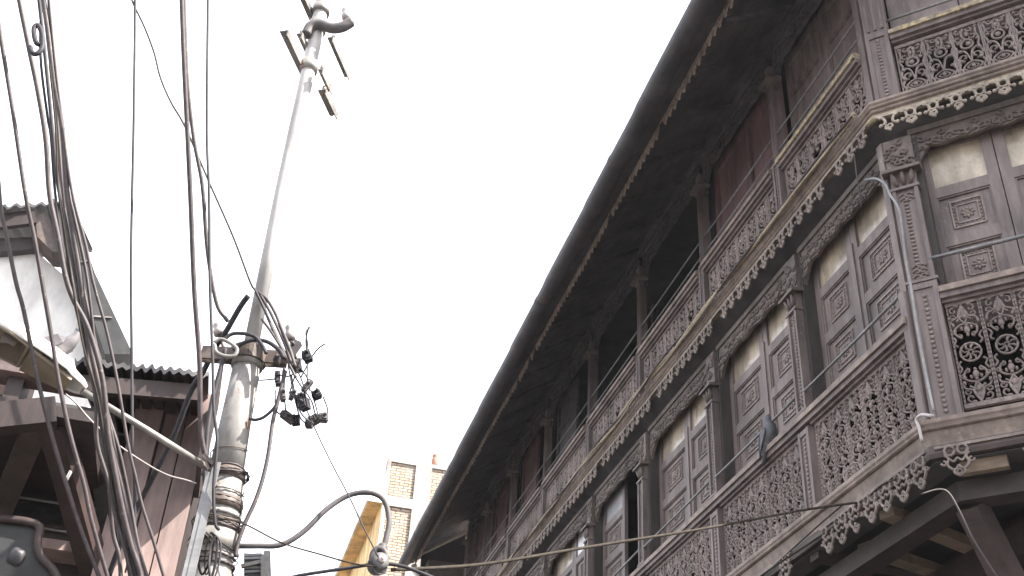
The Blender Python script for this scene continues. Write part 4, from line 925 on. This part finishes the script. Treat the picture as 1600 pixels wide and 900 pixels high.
corrug('roof', lambda x, d, w_: W(x, -.45 + d, zroof(x) + .22 * d + w_), rl[0] - .12, re_[0], 4.5, .012, .052, 'tin', lh, .03)
b = MB(); b.beam(W(rl[0] - .1, -.36, zroof(rl[0]) - .085), W(re_[0] - .02, -.36, zroof(re_[0]) - .085), .04, .10); obj('fascia', b, 'maroon', lh)
for k in range(9):
    n_ = rl[0] + (re_[0] - .05 - rl[0]) * k / 8; b = MB(); b.beam(W(n_, -.33, zroof(n_) - .06), W(n_, 1.2, zroof(n_) + .25), .05, .06); obj('rafter', b, 'maroon', lh)
# barred window beside the corner post
for k in range(5):
    z = zc - .9 + k * .16 + .04; b = MB(); b.tube([W(nc - .75, .12, z), W(nc - .09, .12, z)], .008, 6); obj('window_bar', b, 'galv', lh)
wb('window_sill', nc - .85, nc - .092, .02, .24, zc - 1.0, zc - .945, 'pinkw'); wb('window_post', nc - .84, nc - .75, .04, .24, zc - .944, zc - .001, 'maroon')
pe = nz(0, 640, SA - .9)
b = MB(); b.prism([W(nc - 4.2, -.88, pe[1] + .04), W(nz(150, 640, SA - .9)[0], -.88, pe[1] + .02), W(nz(150, 640, SA - .9)[0], .24, pe[1] + .04), W(nc - 4.2, .24, pe[1] + .06)], [p + Z * .06 for p in [W(nc - 4.2, -.88, pe[1] + .04), W(nz(150, 640, SA - .9)[0], -.88, pe[1] + .02), W(nz(150, 640, SA - .9)[0], .24, pe[1] + .04), W(nc - 4.2, .24, pe[1] + .06)]]); obj('porch_ceiling', b, 'maroon', lh)
# struts and beams of the dark front, under the lamp
def Lb(name, p, q, s0, s1, w_, h_, m, lab=None):
    b = MB(); b.beam(LA(*p, s0), LA(*q, s1), w_, h_); return obj(name, b, m, lh, label=lab)
Lb('strut', (-15, 835), (66, 642), SA + .2, SA - .8, .12, .12, 'strutw'); Lb('beam', (-80, 662), (88, 645), SA - .85, SA - .85, .10, .14, 'maroon')
Lb('strut', (84, 660), (150, 900), SA - .75, SA + .15, .12, .12, 'maroon'); Lb('beam', (-60, 742), (190, 748), SA + .2, SA + .2, .06, .05, 'dark'); Lb('beam', (-60, 835), (215, 850), SA + .18, SA + .18, .08, .14, 'maroon')
Lb('strut', (150, 640), (190, 860), SA - .1, SA + .1, .16, .12, 'dark')
b = MB(); P_ = [(-40, 806), (55, 818), (58, 845), (62, 868), (85, 895), (95, 930), (-40, 930)]
b.prism([LA(u, v, SA - .5) for u, v in P_], [LA(u, v, SA - .42) for u, v in P_]); obj('shop_awning', b, 'blackt', lh)
b = MB(); b.tube(smoothpath([LA(u, v, SA - .52) for u, v in P_[:6]], 4), .022, 7); obj('awning_rim', b, 'maroon', lh)
# small lantern on the awning
b = MB(); b.lathe(LA(16, 866, SA - .62), LA(36, 875, SA - .62), [(0, .035), (.2, .045), (.8, .045), (1, .03)], 10); ln = obj('floodlight', b, 'tin', None); tag(ln, 'small dark cylindrical floodlight on the black awning at lower left', 'floodlight')

# white gabled house behind
SB = 9.0
gh = thing('white_house', D * 10.5 + N * -5.5, 'white plastered house with tiled eave behind the street lamp', 'house')
def WB(n, o, z): return D * (SB + o) + N * n + Z * z
pN = lambda u, v: nz(u, v, SB)
wl, wt = pN(-60, 405); wr, _ = pN(110, 420)
tl = pN(0, 372); tr = pN(112, 352); br = pN(207, 582); cr_ = pN(60, 400)
b = MB(); poly = [pN(-120, 395), pN(62, 398), pN(100, 430), pN(190, 600), pN(215, 800), pN(-120, 800)]
b.prism([WB(n, 0, z) for n, z in poly], [WB(n, .3, z) for n, z in poly]); obj('wall', b, 'white', gh)
b = MB(); b.box(WB, poly[3][0] - .35, poly[3][0] - .02, .301, 4, 0, poly[3][1] - .6); obj('wall', b, 'white', gh)
b = MB(); b.box(WB, poly[5][0], poly[4][0] - .05, .02, .28, 0, poly[5][1] + .1); obj('wall', b, 'white', gh)
e0 = pN(-120, 372); e1 = pN(70, 352)
corrug('roof', lambda x, d, w_: WB(x, -.35 + d, e0[1] + (tr[1] - e0[1]) * (x - e0[0]) / (tr[0] - e0[0]) + .35 * d + w_), e0[0], tr[0], 1.6, .018, .09, 'tin', gh, .03)
b = MB(); b.beam(WB(e0[0], -.25, e0[1] - .12), WB(tr[0] - .25, -.25, tr[1] - .16), .05, .14); obj('fascia', b, 'maroon', gh)
b = MB(); q0 = [pN(-120, 388), pN(55, 380), pN(62, 397), pN(-120, 415)]; b.prism([WB(n, -.1, z) for n, z in q0], [WB(n, -.01, z) for n, z in q0]); obj('eave_boards', b, 'dark', gh)
b = MB(); q0 = [pN(58, 362), pN(78, 358), pN(98, 420), pN(84, 418), pN(62, 396)]; b.prism([WB(n, -.26, z) for n, z in q0], [WB(n, -.012, z) for n, z in q0]); obj('corner_bracket', b, 'rust', gh)
b = MB(); q0 = [pN(78, 352), pN(113, 345), pN(150, 455), pN(208, 580), pN(165, 580), pN(140, 500), pN(100, 430)]
b.prism([WB(n, -.3, z) for n, z in q0], [WB(n, .0 - .015, z) for n, z in q0]); obj('verge', b, 'blackt', gh)
b = MB()
for (u0, v0, u1, v1) in ((122, 441, 143, 437), (148, 523, 176, 525)): 
    A = pN(u0, v0); B = pN(u1, v1); b.beam(WB(A[0], -.31, A[1]), WB(B[0], -.31, B[1]), .012, .012)
obj('verge_strap', b, 'galv', gh)

# grey window hood further down the left side
hw = thing('projecting_window', at(400, 960, 9.0), 'grey shuttered window box sticking out beside the pole foot', 'window')
sq = 9.0
b = MB(); q0 = [(381, 864), (412, 866), (412, 960), (381, 960)]; b.prism([at(u, v, sq) for u, v in q0], [at(u, v, sq + .5) for u, v in q0]); obj('box', b, 'grey', hw)
b = MB(); b.beam(at(417, 862, sq - .05), at(420, 960, sq - .05), .05, .05); b.beam(at(377, 885, sq - .06), at(411, 877, sq - .06), .03, .03); b.beam(at(411, 870, sq - .06), at(411, 960, sq - .06), .05, .03); obj('frame', b, 'galv', hw)
b = MB()
for v in (868, 873, 882, 888, 894): b.beam(at(382, v, sq - .03), at(409, v - 1, sq - .03), .03, .02)
obj('slats', b, 'grey', hw)

# ================================================================== FAR BRICK BUILDING
SBK = 27.0
bk = thing('brick_building', onplane(640, 900, D, SBK) * V(1, 1, 0), 'sunlit unfinished brick building with concrete frame at the end of the street', 'building')
def BK(n, o, z): return D * (SBK + o) + N * n + Z * z
pB = lambda u, v: nz(u, v, SBK)
nL, zT = pB(609, 716); nR = nL + 7; zT2 = zT - .15
b = MB(); b.box(BK, nL + .02, nR, .0, .3, 0, zT - .1); o = obj('brick_wall', b, 'brick', bk); uvbox(o, N)
zm = pB(620, 786)[1]; n1, n2 = pB(647, 760)[0], pB(672, 760)[0]
b = MB(); b.box(BK, nL - .04, nR, -.06, -.004, zm - .12, zm + .14); obj('floor_band', b, 'concrete', bk)
b = MB(); b.box(BK, nL - .04, nR, -.05, .34, zT - .1, zT); obj('parapet_cap', b, 'concrete', bk)
b = MB(); b.box(BK, n1, n2, -.055, -.003, zm + .1401, zT - .101); obj('column', b, 'concrete', bk)
b = MB(); b.box(BK, n1, n2, -.058, -.003, 0, zm - .1201); obj('column', b, 'concrete', bk)
b = MB(); b.box(BK, nL - .05, nL + .05, -.05, -.003, 0, zm - .1201); obj('column', b, 'concrete', bk)
b = MB(); b.box(BK, nL - .05, nL + .05, -.05, -.003, zm + .1401, zT - .101); obj('column', b, 'concrete', bk)
nO, zO = pB(577, 775)
b = MB(); b.box(BK, nL - .06, nL + .019, .0, 14, zO + .1, zT - .1); obj('side_wall', b, 'white', bk)
b = MB(); b.box(BK, nL - .06, nL + .019, .0, 14, 0, zO + .099); obj('side_wall', b, 'ochre', bk)
b = MB(); b.box(BK, nO, nL - .061, .0, 9, zO - .12, zO + .12); sl = obj('balcony_slab', b, 'ochre', bk)
b = MB(); b.box(BK, nO - .04, nL - .061, -.04, -.002, zO - .14, zO + .2); b.box(BK, nO - .05, nO - .002, -.04, 9, zO - .14, zO + .3); obj('slab_edge', b, 'white', sl)
b = MB(); b.box(BK, nO + .45, nO + .6, .2, 9, zO - 3, zO - .121); obj('balcony_wall', b, 'ochre', bk)
b = MB(); b.box(BK, nO + .40, nO + .449, .3, .5, zO - 3, zO - .3); obj('window_frame', b, 'white', bk)
P_ = LA(679, 728, SBK + .1)
b = MB(); b.lathe(P_ - Z * .0, P_ + Z * .34, [(0, .07), (.1, .09), (.5, .10), (.7, .07), (.8, .09), (1, .06)], 12); tag(obj('clay_pot', b, 'terra'), 'small red clay pot standing on the brick building parapet', 'pot')
print('verts', sum(len(o.data.vertices) for o in bpy.data.objects if o.type == 'MESH'))

# ------------------------------------------------------------------ thin added air volume standing in for lens glare
hz = MB(); hz.hexa([(x, y, z) for z in (-1, 16) for x, y in ((-60, -30), (60, -30), (60, 90), (-60, 90))])
hm = bpy.data.materials.new('glare_air'); hm.use_nodes = True; ht = hm.node_tree; ht.nodes.clear()
ho = ht.nodes.new('ShaderNodeOutputMaterial'); pv = ht.nodes.new('ShaderNodeVolumePrincipled'); pv.inputs['Density'].default_value = GLARE_DENSITY
pv.inputs['Color'].default_value = (.92, .94, 1, 1); ht.links.new(pv.outputs[0], ho.inputs['Volume'])
MT['glare_haze'] = hm; tag(obj('glare_haze', hz, 'glare_haze', loc=(0, 0, 0)), 'thin added veil of air standing in for lens glare', 'glare_haze', kind='stuff')
